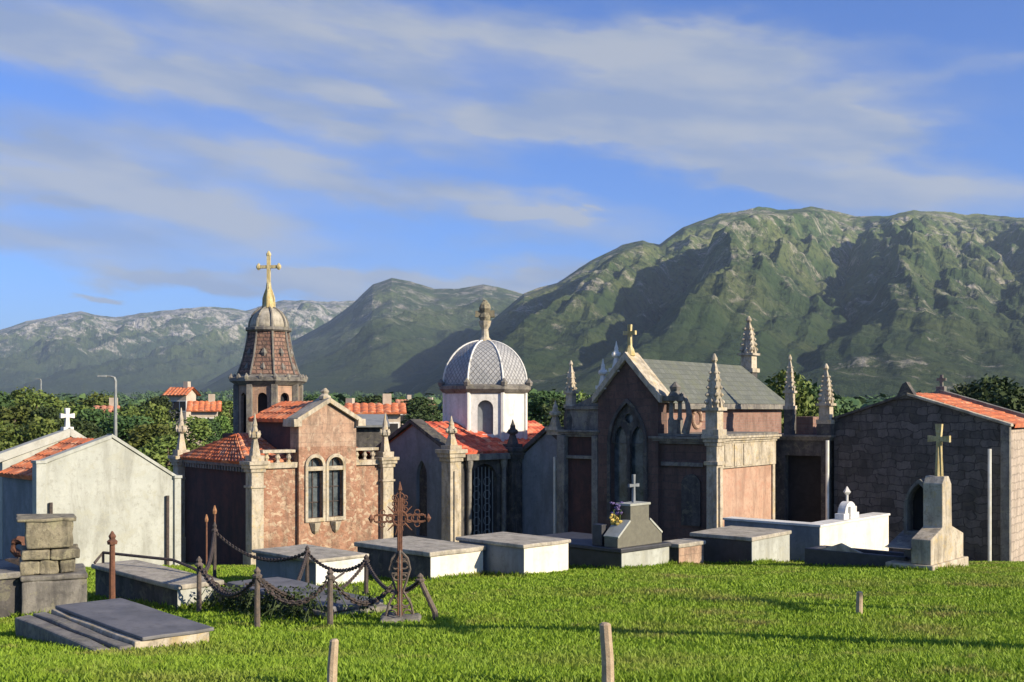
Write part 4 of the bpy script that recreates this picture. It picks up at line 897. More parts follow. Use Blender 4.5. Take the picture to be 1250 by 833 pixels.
# left tomb with rough block monument
f9 = Frame(217, None, 45, 748)
fr, e, Lx, Ly, h = tomb('rough stone box tomb with pale broken end, left of the chain fence', 216, 116, 268, 748, 714, M['limestone_shaded'], M['lid'], M['plaster'], lid=.07, t=47)
mb = MB(); pts = [(-.03, Ly * .98, h + .02), (Lx * .2, Ly * 1.0, h + .16), (Lx * .95, Ly * .5, h + .14), (Lx * 1.0, Ly * .3, h + .08), (Lx + .14, .02, h - .1), (Lx + .14, -.02, -.1)]
rail = thing('iron_rail', 'bent rusty iron rail along the top of the rough stone box tomb', 'rail', fr.loc, fr.rz)
mb.tube(pts, .022, 7); mb.build('bar', M['iron'], rail)
mb = MB(); mb.tube([(Lx * .2, Ly, h + .16), (Lx * .2, Ly, -.1)], .02, 6); mb.build('leg', M['iron'], rail)
f10 = Frame(26, None, 66, 757)
e = f10.empty('block_monument', 'tall lichened block of stacked rough masonry on a broad stone base, far left', 'monument')
k10 = f10.Y / F
Lx = f10.lx(106); Ly = f10.ly(-40)
z1 = f10.z(702, .3)
mb = MB(); mb.box(0, Lx, -.02, .95, -.4, z1 - .07); mb.build('base', M['limestone_grey'], e, bevel=.03, sub=3, rough=.02)
mb = MB(); mb.box(-.012, Lx + .012, -.03, .96, z1 - .07, z1); mb.build('base_cap', M['limestone_grey'], e, bevel=.02, sub=3, rough=.015)
z2 = f10.z(671, .3); z3 = f10.z(637, .3)
def block_course(z0, z1_, off, nn, seed):
    random.seed(seed); mb = MB(); x = off; tot = Lx * .88 - off
    for i in range(nn):
        wv = tot / nn * random.uniform(.85, 1.12); mb.box(x, x + wv - .012, .06, .70, z0 + .005, z1_ - random.uniform(0, .015)); x += tot / nn
    return mb
for (a_, b_, nn, off) in ((z1, z1 + (z2 - z1) * .55, 3, -.02), (z1 + (z2 - z1) * .55, z2, 2, .0), (z2, z3, 1, .05)):
    block_course(a_, b_, off, nn, nn + 3).build('block', M['tan_block'], e, bevel=.02, sub=3, rough=.025)
mb = MB(); mb.box(-.06, Lx * .84, .04, .74, z3 - .01, z3 + .035); mb.build('cap', M['tan_block'], e, bevel=.015, sub=3, rough=.02)
e = thing('box_tomb', 'dark tomb edge with a grey kerb at the far left frame edge', 'tomb', (*Frame(22, None, 50, 756).loc[:2], gz(*ground_hit(22, 756))), rad(40))
mb = MB(); mb.box(-.9, .12, .0, 1.3, -.4, .52); mb.build('body', M['limestone_shaded'], e, bevel=.02, sub=2, rough=.02)
mb = MB(); mb.box(-.95, .17, -.05, 1.35, .52, .6); mb.build('lid', M['limestone_grey'], e, bevel=.015)
X, Y = ground_hit(8, 745); e2 = thing('grave_ornament', 'rust-brown rounded wreath on the dark tomb at the left edge', 'wreath', (X - .05, Y + .5, gz(X, Y) + .6), 0)
mb = MB(); mb.ring((0, 0, .20), .10, .05, (0.3, 1, 0), 16, 8); mb.rough(.03, 14).build('ring', M['rust'], e2)
mb = MB(); mb.tube([(0, 0, 0), (0, 0, .10)], .03, 6); mb.box(-.16, .16, -.1, .1, -.06, .04); mb.build('foot', M['iron'], e2)
# ledger slab foreground
fs = Frame(166, None, 48, 796); e = fs.empty('ledger_slab', 'flat dark grey ledger slab lying in the grass at lower left', 'grave slab')
Lx = fs.lx(262); Ly = fs.ly(62) * 1.0
Ly = fs.ly(58)
mb = MB(); mb.box(.06, Lx, .0, Ly * .98, .085, .12); mb.build('slab', M['slab'], e, bevel=.01, sub=3, rough=.006)
mb = MB(); mb.box(.0, Lx - .04, .02, Ly * .97, -.3, .085); mb.build('bed', M['limestone'], e, bevel=.015, sub=3, rough=.02)
mb = MB(); mb.box(-.15, -.02, .02, Ly, -.3, .06); mb.build('kerb', M['limestone_grey'], e, bevel=.02, sub=3, rough=.02)
mb = MB(); mb.box(-.33, -.18, .12, Ly, -.3, .04); mb.build('kerb', M['limestone_grey'], e, bevel=.02, sub=3, rough=.02)

# ------------------------------------------------------------------ posts, chains, iron cross
def wpt(px, py, dz=0): X, Y = ground_hit(px, py); return Vector((X, Y, gz(X, Y) + dz))
def iron_post(label, px, pyb, pyt, mat, lean=0, w=.035, name='chain_post', knob=True, group='iron posts of the chain fence'):
    p = wpt(px, pyb); h = (pyb - pyt) / F * p.y; e = thing(name, label, 'post', p, 0, group)
    mb = MB(); mb.tube([(0, 0, -.2), (lean * h * .1, 0, .1), (lean * h, 0, h * .88)], [w * 1.25, w, w * .85], 8); mb.build('shaft', mat, e)
    if knob:
        mb = MB(); x = lean * h; mb.lathe(x, 0, [(w * 1.5, h * .86), (w * 1.7, h * .9), (w * .9, h * .93), (w * 1.2, h * .97), (w * .2, h * 1.04)], 8); mb.build('knob', mat, e)
    return p, h, p + Vector((lean * h, 0, h * .88))
PA = iron_post('leftmost thin post of the chain fence, beside the rough box tomb', 243, 750, 682, M['greyiron'])
PB = iron_post('front post of the chain fence, left one of the two nearest', 314, 768, 695, M['greyiron'])
PC = iron_post('front post of the chain fence, right one of the two nearest', 403, 766, 697, M['greyiron'])
PD = iron_post('dark rear chain fence post in front of the white tomb side', 375, 722, 668, M['iron'])
PE = iron_post('dark rear chain fence post at the right end of the white tomb', 447, 730, 679, M['iron'])
PF = iron_post('leaning rightmost post of the chain fence, right of the lacy cross', 533, 758, 702, M['greyiron'], lean=-.36)
PG = iron_post('rear left post of the chain fence, behind the rough box tomb', 262, 712, 640, M['iron'])
chainmb = []
def chain(a, b, sag, label):
    a = Vector(a); b = Vector(b); L = (b - a).length; e = thing('fence_chain', label, 'chain', a, 0, 'chains slung between the fence posts')
    mb = MB(); n = max(8, int((L + sag) / .055)); pts = [(b - a) * t - Vector((0, 0, sag * 4 * t * (1 - t))) for t in [i / n for i in range(n + 1)]]
    for i in range(n):
        p, q = pts[i], pts[i + 1]; d = (q - p).normalized(); c_ = (p + q) / 2
        side = d.cross(Vector((0, 0, 1))).normalized(); ax = side if i % 2 else d.cross(side).normalized()
        o_ = ax.cross(d).normalized(); R = .034; rr = []
        for k3 in range(9):
            t = 2 * math.pi * k3 / 8; rr.append(c_ + d * math.cos(t) * R * 1.25 + o_ * math.sin(t) * R * .75)
        mb.tube(rr, .011, 5)
    mb.build('links', M['iron'], e)
A_, B_, C_, D_, E_, F_, G_ = PA[2], PB[2], PC[2], PD[2], PE[2], PF[2], PG[2]
chain(A_, B_, .30, 'iron chain swag between leftmost and front-left fence posts')
chain(B_, C_, .30, 'iron chain swag between the two nearest fence posts')
chain(C_, wpt(480, 756) + Vector((0, 0, .42)), .26, 'iron chain swag from front-right fence post to the lacy cross')
chain(D_, E_, .22, 'iron chain swag between the two dark rear fence posts')
chain(E_, F_, .28, 'iron chain swag from right rear post to the leaning post')
chain(G_, A_, .32, 'iron chain swag between rear left and leftmost fence posts')
chain(G_, D_, .3, 'iron chain swag from rear left fence post to the dark post by white tomb')
chain(B_, E_, .42, 'iron chain slung across the grave from the front-left to the right rear post')
chain(D_, wpt(350, 745) + Vector((0, 0, .12)), .1, 'iron chain end trailing down from the dark post by white tomb')
chain(A_, wpt(330, 750) + Vector((0, 0, .2)), .2, 'loose iron chain dropping from the leftmost post onto the grave')
for (xa_, ya_, ha, xb_, yb_, hb, lb) in ((300, 758, .45, 372, 735, .08, 'fallen thin iron rail leaning between front-left post and the grave'), (420, 742, .48, 352, 756, .06, 'second fallen iron rail crossing the fenced grave to its right')):
    a_ = wpt(xa_, ya_, ha); b_ = wpt(xb_, yb_, hb); o = MB().tube([(0, 0, 0), (b_ - a_) * .5 + Vector((0, 0, .02)), b_ - a_], .014, 6).build('iron_rail', M['iron']); o.location = a_; tag(o, lb, 'rail')
# grave inside the fence
fs = Frame(398, None, 48, 762); e = fs.empty('ledger_slab', 'broken mossy ledger slab lying inside the chain fence', 'grave slab')
Lx = fs.lx(478); Ly = fs.ly(262)
mb = MB(); mb.box(0, Lx, 0, Ly, -.3, .10); mb.build('bed', M['limestone_grey'], e, bevel=.03, sub=3, rough=.03)
mb = MB(); mb.box(.10, Lx * .95, .1, Ly * .95, .1, .17); mb.build('slab', M['slab'], e, bevel=.02, sub=3, rough=.02)
# lacy iron cross
p = wpt(488, 760); s = p.y / F
e = thing('iron_cross', 'tall rusty lacework iron cross with scrolled arms and lantern-like foot', 'iron cross', p, rad(8))
H = lambda py: (760 - py) * s
mb = MB()
for x in (-.02, .02): mb.tube([(x, 0, -.1), (x, 0, H(608))], .012, 6)
mb.tube([(0, 0, -.1), (0, 0, H(596))], .013, 7)
mb.lathe(0, 0, [(.005, H(602)), (.03, H(598)), (.005, H(588))], 6); mb.build('stem', M['rust'], e)
mb = MB(); zc_ = H(633)
for dz in (-.035, .035): mb.tube([(-.30, 0, zc_ + dz), (.30, 0, zc_ + dz)], .008, 6)
for sgn in (-1, 1):
    for q in (.11, .18, .25): mb.ring((sgn * q, 0, zc_), .048, .009, (0, 1, 0), 12, 5)
    mb.ring((sgn * .2, 0, zc_ + .07), .03, .007, (0, 1, 0), 10, 5); mb.ring((sgn * .2, 0, zc_ - .07), .03, .007, (0, 1, 0), 10, 5); mb.lathe(sgn * .33, 0, [(.005, zc_ - .05), (.035, zc_), (.005, zc_ + .05)], 6)
mb.build('arms', M['rust'], e)
mb = MB()
for q in (.1, .17, .24): mb.ring((0, 0, zc_ + q), .055, .009, (0, 1, 0), 12, 5); mb.ring((.06, 0, zc_ + q), .028, .007, (0, 1, 0), 10, 5); mb.ring((-.06, 0, zc_ + q), .028, .007, (0, 1, 0), 10, 5)
mb.ring((0, 0, zc_), .085, .014, (0, 1, 0), 16, 6)
for a in range(12):
    an = a * math.pi / 6 + .26; ll = .2 if a % 3 else .15; mb.tube([(.08 * math.cos(an), 0, zc_ + .08 * math.sin(an)), (ll * math.cos(an), 0, zc_ + ll * math.sin(an))], [.014, .005], 5)
mb.build('sunburst', M['rust'], e)
mb = MB()
for sgn in (-1, 1):
    mb.tube([(0, 0, H(672)), (sgn * .09, 0, H(682)), (sgn * .12, 0, H(695)), (sgn * .07, 0, H(712)), (sgn * .04, 0, H(722)), (sgn * .13, 0, H(738)), (sgn * .17, 0, H(757))], .016, 6)
    for (x, z, r) in ((.05, 690, .045), (.04, 705, .03), (.07, 735, .05), (.09, 750, .05)): mb.ring((sgn * x, 0, H(z)), r, .012, (0, 1, 0), 12, 5)
    mb.tube([(0, sgn * .02, H(672)), (0, sgn * .1, H(695)), (0, sgn * .04, H(722)), (0, sgn * .15, H(757))], .016, 6)
for z in (683, 700, 724, 742): mb.tube([(-.1, 0, H(z)), (.1, 0, H(z))], .01, 5)
mb.build('scrolled_foot', M['greyiron'], e)
mb = MB(); mb.box(-.22, .24, -.2, .2, -.2, .08); mb.build('footing', M['limestone_grey'], e, bevel=.03, sub=3, rough=.03)
# rusty posts
iron_post('orange rusty post standing behind the dark ledger slab', 137, 742, 652, M['rust'], 0, .045, 'iron_post', True, None)
bpy.data.objects['iron_post'].children[0]
X, Y = ground_hit(252, 690)
for px_, top, lb, w in ((262, 617, 'tall thin pale-tipped rusty rod in front of the red chapel dark side', .028), (252, 628, 'thin darker rusty rod just left of the pale-tipped one', .024)):
    p = wpt(px_, 704); h = (704 - top) / F * p.y; e = thing('iron_rod', lb, 'rod', p); mb = MB(); mb.tube([(0, 0, -.2), (0, 0, h * .9), (0, 0, h)], [w, w * .9, w * .4], 6); mb.build('shaft', M['rust'], e)
    mb = MB(); mb.lathe(0, 0, [(w * 1.3, h * .88), (w * 1.7, h * .92), (w * .4, h)], 6); mb.build('tip', M['rust_orange'], e)
# wooden stakes
for px_, pyb, pyt, lb, w, ln in ((403, 846, 780, 'short bleached wooden stake at the lower edge, left of the taller one', .03, .06), (744, 850, 760, 'thicker pale wooden stake at the lower edge, below the dark shadow line', .036, -.06), (1049, 752, 722, 'tiny split wooden stake far out in the grass on the right', .04, 0)):
    p = wpt(px_, pyb); h = (pyb - pyt) / F * p.y; e = MB(); e.tube([(0, 0, -.25), (ln * h * .5, .004, h * .5), (ln * h, 0, h - .01), (ln * h, 0, h)], [w, w * .95, w * .9, w * .55], 9)
    o = e.rough(.006, 9).build('wooden_stake', M['wood']); o.location = p; tag(o, lb, 'stake', 'wooden stakes in the grass')

# ------------------------------------------------------------------ grass
def grass():
    V = []; n = 440000
    u = rng.random(n); Y = 5.2 + (27 - 5.2) * u ** 1.25; X = (rng.random(n) * 2 - 1) * (Y * .53 + .8)
    EDGES.extend([(f8, .87, Ly8), (fm_, Lm, .8), (f10, 1.2, .95), (f7, Lx7, Ly7)])
    ex = []; fq = Frame(398, None, 48, 762); EDGES.append((fq, fq.lx(478), fq.ly(262)))
    for (q, lx_, ly_) in EDGES:
        for k in range(1500):
            o_ = abs(random.gauss(0, .05)) + .0; t = random.random()
            ex.append(q.w(t * lx_, -o_ - .01) if k % 2 else q.w(-o_ - .01, t * ly_))
    ne = len(ex); ex = np.array(ex); X = np.concatenate([X, ex[:, 0]]); Y = np.concatenate([Y, ex[:, 1]]); n0 = n; n = len(X)
    zg_ = np.array([gz(x, y) for x, y in zip(X, Y)])
    pn = np.array([noise.noise(Vector((x * .7, y * .7, 5))) for x, y in zip(X, Y)])
    h = (rng.uniform(.026, .066, n)) * (1 + .5 * pn) * (1 + (Y - 6) * .012); w = rng.uniform(.004, .008, n) * (1 + (Y - 5) * .10)
    h[n0:] *= rng.uniform(1.0, 2.1, n - n0)
    a = rng.random(n) * 2 * math.pi; b = rng.random(n) * 2 * math.pi; ln = rng.uniform(.1, .75, n) * h
    dx = np.cos(a) * w; dy = np.sin(a) * w; lx = np.cos(b) * ln; ly = np.sin(b) * ln
    P = np.zeros((n, 5, 3))
    P[:, 0] = np.stack([X - dx, Y - dy, zg_ - .01], 1); P[:, 1] = np.stack([X + dx, Y + dy, zg_ - .01], 1)
    P[:, 2] = np.stack([X + dx * .8 + lx * .35, Y + dy * .8 + ly * .35, zg_ + h * .6], 1); P[:, 3] = np.stack([X - dx * .8 + lx * .35, Y - dy * .8 + ly * .35, zg_ + h * .6], 1)
    P[:, 4] = np.stack([X + lx, Y + ly, zg_ + h], 1)
    me = bpy.data.meshes.new('grass'); me.vertices.add(n * 5); me.vertices.foreach_set('co', P.reshape(-1))
    base = (np.arange(n) * 5)[:, None]
    lp = np.concatenate([base + np.array([[0, 1, 2, 3]]), base + np.array([[3, 2, 4]])], 1).reshape(-1)
    me.loops.add(n * 7); me.loops.foreach_set('vertex_index', lp.astype(np.int32)); me.polygons.add(n * 2)
    st = (np.arange(n)[:, None] * 7 + np.array([[0, 4]])).reshape(-1); me.polygons.foreach_set('loop_start', st.astype(np.int32))
    me.update(calc_edges=True); me.validate()
    me.materials.append(M['grass']); o = bpy.data.objects.new('grass', me); COL.objects.link(o); tag(o, 'short sunlit green grass covering the slope', 'grass', None, 'stuff')
grass()

def brambles():
    random.seed(21); mb = MB(); q = Frame(398, None, 48, 762); lx_ = q.lx(478); ly_ = q.ly(262)
    for i in range(150):
        if i % 3: x, y = random.uniform(-.12, .1), random.uniform(0, ly_)
        else: x, y = random.uniform(0, lx_), random.uniform(-.1, ly_)
        X, Y = q.w(x, y); g = gz(X, Y); a = random.uniform(0, 6.28); L = random.uniform(.15, .45); h = random.uniform(.08, .30)
        pts = [(X + math.cos(a) * L * t, Y + math.sin(a) * L * t, g + .05 + h * math.sin(math.pi * min(1, t * 1.15)) + .02) for t in (0, .25, .5, .75, 1)]
        mb.tube(pts, .006, 4)
        for p in pts[1:]:
            for k in range(3):
                c_ = Vector(p) + Vector((random.uniform(-.05, .05), random.uniform(-.05, .05), random.uniform(-.03, .05))); u = Vector((random.gauss(0, 1), random.gauss(0, 1), random.gauss(0, 1))).normalized() * .03; v_ = u.cross(Vector((random.gauss(0, 1), random.gauss(0, 1), 1))).normalized() * .018
                mb.add([c_ - u, c_ + v_, c_ + u, c_ - v_], [(0, 1, 2, 3)])
    o = mb.build('brambles', M['leaf_dark']); tag(o, 'tangled dark brambles creeping over the fenced grave', 'brambles', None, 'stuff')
brambles()

# ------------------------------------------------------------------ trees
def leaf_cloud(name, mat, blobs, nleaf, size, seed):
    r = np.random.default_rng(seed); V = []; n = nleaf
    bl = np.array(blobs); wts = bl[:, 3] ** 2; idx = r.choice(len(bl), n, p=wts / wts.sum())
    d = r.normal(size=(n, 3)); d /= np.linalg.norm(d, axis=1)[:, None]; rr = bl[idx, 3] * (1 - .35 * r.random(n) ** 2)
    C = bl[idx, :3] + d * rr[:, None] * np.array([1, 1, .85])
    C += r.normal(size=(n, 3)) * size * .6
    t1 = r.normal(size=(n, 3)); t1 /= np.linalg.norm(t1, axis=1)[:, None]; t2 = np.cross(t1, d + .6 * r.normal(size=(n, 3))); t2 /= np.linalg.norm(t2, axis=1)[:, None]
    s1 = size * r.uniform(.6, 1.3, n)[:, None]
    P = np.stack([C - t1 * s1, C + t2 * s1 * .6, C + t1 * s1, C - t2 * s1 * .6], 1).reshape(-1, 3)
    me = bpy.data.meshes.new(name); me.from_pydata(P.tolist(), [], [(4 * i, 4 * i + 1, 4 * i + 2, 4 * i + 3) for i in range(n)]); me.materials.append(mat); return me
def make_tree_meshes(kind, seed):
    random.seed(seed); H = 6.0; blobs = []
    limbs = []
    for i in range(15):
        a = random.uniform(0, 6.28); r = random.uniform(.3, 1.7); z = random.uniform(2.0, 5.2); r *= 1.15 - abs(z - 3.4) / 3.2
        blobs.append((r * math.cos(a), r * math.sin(a), z, random.uniform(.5, 1.0))); limbs.append((r * math.cos(a) * .8, r * math.sin(a) * .8, z))
    crown = leaf_cloud('crown', M[kind], blobs, 4600, .12, seed)
    mb = MB(); mb.tube([(0, 0, -.5), (.05, 0, 1.2), (0, .05, 2.6), (0, 0, 4.6)], [.22, .17, .12, .03], 8)
    for l in limbs[:9]: mb.tube([(0, 0, 1.3 + random.random()), (l[0] * .5, l[1] * .5, l[2] * .75), l], [.09, .06, .02], 5)
    t = mb.build('trunk', M['bark']); tm = t.data; bpy.data.objects.remove(t); return crown, tm
TM = {k: [make_tree_meshes(k, s) for s in ss] for k, ss in (('leaf', (11, 12, 13)), ('leaf_dark', (21, 22)))}
def tree(px, pyt, Y, kind, v, wid, label, group=None, name='broadleaf_tree'):
    X = (px - PX) / F * Y; g = gz(X, Y); H = CZ + (HZ - pyt) / F * Y - g; s = H / 5.9
    e = thing(name, label, 'tree', (X, Y, g), random.uniform(0, 6.28), group); e.scale = (s * wid, s * wid, s)
    cm, tm = TM[kind][v % len(TM[kind])]
    for nm, me in (('crown', cm), ('trunk', tm)): o = bpy.data.objects.new(nm, me); COL.objects.link(o); o.parent = e
random.seed(5)
gl = 'trees in the belt left behind the white vault'
belt = [(-15, 478, 70), (18, 482, 64), (45, 472, 95), (62, 494, 60), (85, 484, 82), (108, 480, 100), (118, 500, 62), (152, 486, 88), (172, 492, 66), (190, 482, 105), (197, 505, 58), (222, 508, 72), (250, 512, 80), (268, 500, 100), (30, 508, 52), (150, 505, 60), (280, 482, 140), (-30, 500, 55), (100, 515, 50), (205, 520, 50)]
for i, (px_, t_, Y) in enumerate(belt):
    tree(px_, t_, Y, 'leaf' if i % 3 else 'leaf_dark', i, random.uniform(1.0, 1.5), 'leafy green tree in the crowded belt behind the leftmost vault', gl)
for (px_, t_, Y, k_, w_, lb) in ((962, 452, 48, 'leaf', 1.0, 'rounded tree rising between the two slender pinnacles, behind the flat-topped vault'), (985, 462, 52, 'leaf_dark', .9, 'darker tree just right of the rounded one behind the flat-topped vault'),
        (1222, 456, 50, 'leaf_dark', 1.0, 'dark tree behind the tiled roof at the right edge'), (1252, 470, 46, 'leaf_dark', 1.1, 'tree cut by the right frame edge behind the stone vault'), (1182, 470, 60, 'leaf_dark', .9, 'small dark tree behind the ridge of the rough stone vault'),
        (700, 482, 55, 'leaf_dark', 1.2, 'low dark tree behind the gothic chapel annex'), (668, 478, 75, 'leaf_dark', 1.4, 'dark tree between dome and gothic gable'), (722, 478, 70, 'leaf', 1.1, 'bushy tree behind the left slope of the gothic gable'), (512, 486, 110, 'leaf_dark', 1.6, 'dark tree left of the domed drum beyond the roofs'), (455, 484, 150, 'leaf_dark', 1.8, 'distant tree above the roofs right of the tower'), (390, 482, 140, 'leaf_dark', 1.7, 'distant tree right behind the tower foot')):
    tree(px_, t_, Y, k_, int(px_) % 3, w_, lb)
# far woodland mass
def woodland():
    r = np.random.default_rng(3); n = 4200; per = 46
    Y = 170 * (2400 / 170) ** r.random(n); X = (r.random(n) * 2 - 1) * Y * .62
    keep = np.array([noise.noise(Vector((x / 140, y / 190, 1))) > -.18 for x, y in zip(X, Y)]); X = X[keep]; Y = Y[keep]; n = len(X)
    g = np.array([gz(x, y) for x, y in zip(X, Y)]); R = r.uniform(2.2, 5.0, n) * (1 + Y / 2600)
    d = r.normal(size=(n, per, 3)); d /= np.linalg.norm(d, axis=2)[..., None]; d[..., 2] = np.abs(d[..., 2])
    C = np.stack([X, Y, g + R * .5], 1)[:, None, :] + d * R[:, None, None] * r.uniform(.7, 1.05, (n, per, 1)) * np.array([1, 1, 1.1])
    t1 = r.normal(size=C.shape); t2 = np.cross(t1, d); t2 /= np.linalg.norm(t2, axis=2)[..., None]; t1 = np.cross(t2, d + .4 * r.normal(size=C.shape)); t1 /= np.linalg.norm(t1, axis=2)[..., None]
    s = (R * .19)[:, None, None]; P = np.stack([C - t1 * s, C + t2 * s, C + t1 * s, C - t2 * s], 2).reshape(-1, 3); m = n * per
    me = bpy.data.meshes.new('woodland'); me.from_pydata(P.tolist(), [], [(4 * i, 4 * i + 1, 4 * i + 2, 4 * i + 3) for i in range(m)]); me.materials.append(M['leaf_far'])
    o = bpy.data.objects.new('woodland', me); COL.objects.link(o); tag(o, 'far dark woodland covering the valley floor below the mountains', 'woodland', None, 'stuff')
woodland()

# ------------------------------------------------------------------ houses in the valley
def house(px0, px1, pyr, pye, Y, rz, label, wall='cream_wall', roofm='tile'):
    cx = ((px0 + px1) / 2 - PX) / F * Y; W = (px1 - px0) / F * Y * .9; g = gz(cx, Y); ze = CZ + (HZ - pye) / F * Y - g; zr = CZ + (HZ - pyr) / F * Y - g
    e = thing('village_house', label, 'house', (cx, Y, g), rad(rz), 'village houses beyond the cemetery'); d = W * .7
    mb = MB(); mb.box(-W / 2, W / 2, 0, d, -2, ze); mb.prism([(0, ze), (d, ze), (d / 2, zr - .1)], 'x', -W / 2 + .001, W / 2 - .001); mb.build('wall', M[wall], e)
    rf = tile_roof((-W / 2 - .4, -.5, ze - .1), (W / 2 + .4, -.5, ze - .1), (W / 2 + .4, d / 2, zr), (-W / 2 - .4, d / 2, zr), 'roof', M[roofm], e, tw=.5, th=.6, amp=.08)
    tile_roof((W / 2 + .4, d + .5, ze - .1), (-W / 2 - .4, d + .5, ze - .1), (-W / 2 - .4, d / 2, zr), (W / 2 + .4, d / 2, zr), 'roof', M[roofm], e, tw=.5, th=.6, amp=.08)
    mb = MB(); mb.box(W * .15, W * .15 + .6, d * .4, d * .4 + .6, zr - .8, zr + .7); mb.build('chimney', M['cream_wall'], rf)
    for i in range(3):
        x = -W / 2 + (i + .5) * W / 3; mb = MB(); mb.box(x - .5, x + .5, -.04, .02, ze - 2.0, ze - .7); f_ = mb.build('window', M['whitewash'], e)
        mb = MB(); mb.box(x - .4, x + .4, -.055, -.041, ze - 1.9, ze - .8); mb.build('pane', M['void'], f_)
house(200, 231, 473, 482, 130, -20, 'cream village house with red roof on the rise left of the tower, upper of two')
house(232, 266, 490, 501, 105, 12, 'lower orange-roofed white house just left of the tower')
house(425, 492, 493, 503, 75, 8, 'long orange-roofed house just right of the red chapel gable', roofm='tile')
house(395, 432, 496, 506, 95, -15, 'orange-roofed house directly behind the red chapel bay')
house(486, 505, 488, 500, 160, 15, 'tiny cream house above the roofs left of the domed chapel', roofm='tile_old')
house(508, 528, 492, 502, 140, -10, 'small dim house between cream house and domed chapel drum', roofm='tile_old')
house(118, 140, 496, 502, 90, 10, 'dull brown-roofed house hidden among the trees behind the left vault', roofm='tile_old')
# grey shed roof behind right shoulder of red chapel
X = (448 - PX) / F * 42; g = gz(X, 42); e = thing('garden_shed', 'low shed with pale blue-grey sheet roof right behind the red chapel', 'shed', (X, 42, g), rad(10)); zz = CZ + (HZ - 514) / F * 42 - g
mb = MB(); mb.box(-.7, .7, 0, 1.5, -.5, zz - .2); mb.build('wall', M['limestone_shaded'], e)
slab_roof((-.85, -.3, zz - .16), (.85, -.3, zz - .16), (.85, 1.7, zz + .25), (-.85, 1.7, zz + .25), 'roof', M['galv'], e)
# lamp posts
for (px_, pt, Y, arm, lb) in ((141, 460, 52, 1, 'tall pale street lamp post with short arm behind the leftmost gable'), (50, 463, 150, 0, 'far faint lamp post above the trees near the left edge')):
    X = (px_ - PX) / F * Y; g = gz(X, Y); H_ = CZ + (HZ - pt) / F * Y - g; e = thing('street_lamp', lb, 'street lamp', (X, Y, g)); w = .085 if arm else .12
    mb = MB(); mb.tube([(0, 0, -.3), (0, 0, H_ - .2), (-.05, 0, H_ - .05), (-.2, 0, H_)], [w * 1.3, w * .8, w * .7, w * .6], 8); mb.tube([(-.15, 0, H_), (-.5, 0, H_ + .03)], w * .5, 6); mb.build('post', M['galv'], e)
    mb = MB(); mb.box(-.85, -.4, -.1, .1, H_ - .02, H_ + .07, .03, .02); mb.build('lamp_head', M['galv'], e, bevel=.01)
# unseen poles added on the right to throw the long shadow lines over the grass
def tall_pole(X, Y, H, r, lb):
    e = thing('shadow_pole', lb, 'pole', (X, Y, gz(X, Y))); mb = MB(); mb.tube([(0, 0, -.5), (0, 0, H * .5), (0, 0, H)], [r, r * .85, r * .7], 10); mb.build('shaft', M['bark'], e)
    mb = MB(); mb.tube([(-.0, -.9, H - .5), (0, .9, H - .5)], .06, 8); mb.build('crossbar', M['bark'], e)
sa = rad(29)
p0 = ground_hit(1000, 784)
tall_pole(p0[0] + math.cos(sa) * 5.5, p0[1] - math.sin(sa) * 5.5, 3.9, .2, 'unseen pole added right of the frame to cast a shadow line, nearer one')
p1 = ground_hit(1050, 744)
tall_pole(p1[0] + math.cos(sa) * 7.0, p1[1] - math.sin(sa) * 7.0, 3.6, .12, 'unseen pole added right of the frame to cast a shadow line, farther one')

# ------------------------------------------------------------------ haze
mh, nt, bs = newmat('valley_haze'); nt.nodes.remove(bs); pv = N(nt, 'ShaderNodeVolumePrincipled'); pv.inputs['Color'].default_value = (.62, .78, 1, 1); pv.inputs['Density'].default_value = .6e-4; pv.inputs['Anisotropy'].default_value = .1
nt.links.new(pv.outputs[0], nt.nodes['Material Output'].inputs['Volume'])
mb = MB(); mb.box(-19000, 19000, -300, 16500, -130, 1100); hz = mb.build('haze', mh); tag(hz, 'thin blue air over the valley', 'haze', None, 'stuff')

# ------------------------------------------------------------------ sky, sun, camera
SUN_EL, SUN_AZ = rad(23), rad(90 + 29)          # azimuth clockwise from +Y
w = bpy.data.worlds.new('World'); sc.world = w; w.use_nodes = True; nt = w.node_tree; bg = nt.nodes['Background']
sky = N(nt, 'ShaderNodeTexSky'); sky.sky_type = 'NISHITA'; sky.sun_disc = False; sky.sun_elevation = SUN_EL; sky.sun_rotation = SUN_AZ; sky.altitude = 200; sky.air_density = 1.0; sky.dust_density = .3; sky.ozone_density = 2.5
geo = N(nt, 'ShaderNodeTexCoord').outputs['Generated']; sp = N(nt, 'ShaderNodeSeparateXYZ'); nt.links.new(geo, sp.inputs[0])
az = math_(nt, 'ARCTAN2', sp.outputs[0], sp.outputs[1]); el = math_(nt, 'ARCSINE', sp.outputs[2])
def px2(px, py): a = math.atan((px - PX) / F); return a, math.atan((HZ - py) / F * math.cos(a))
cb = N(nt, 'ShaderNodeCombineXYZ'); nt.links.new(az, cb.inputs[0]); nt.links.new(el, cb.inputs[1]); AE = cb.outputs[0]
def rotmap(src, ang, sx, sy, off=(0, 0, 0)):
    m0 = N(nt, 'ShaderNodeMapping'); m0.inputs['Rotation'].default_value = (0, 0, ang); nt.links.new(src, m0.inputs[0])
    m1 = N(nt, 'ShaderNodeMapping'); m1.inputs['Scale'].default_value = (sx, sy, 1); m1.inputs['Location'].default_value = off; nt.links.new(m0.outputs[0], m1.inputs[0]); return m1.outputs[0]
total = None
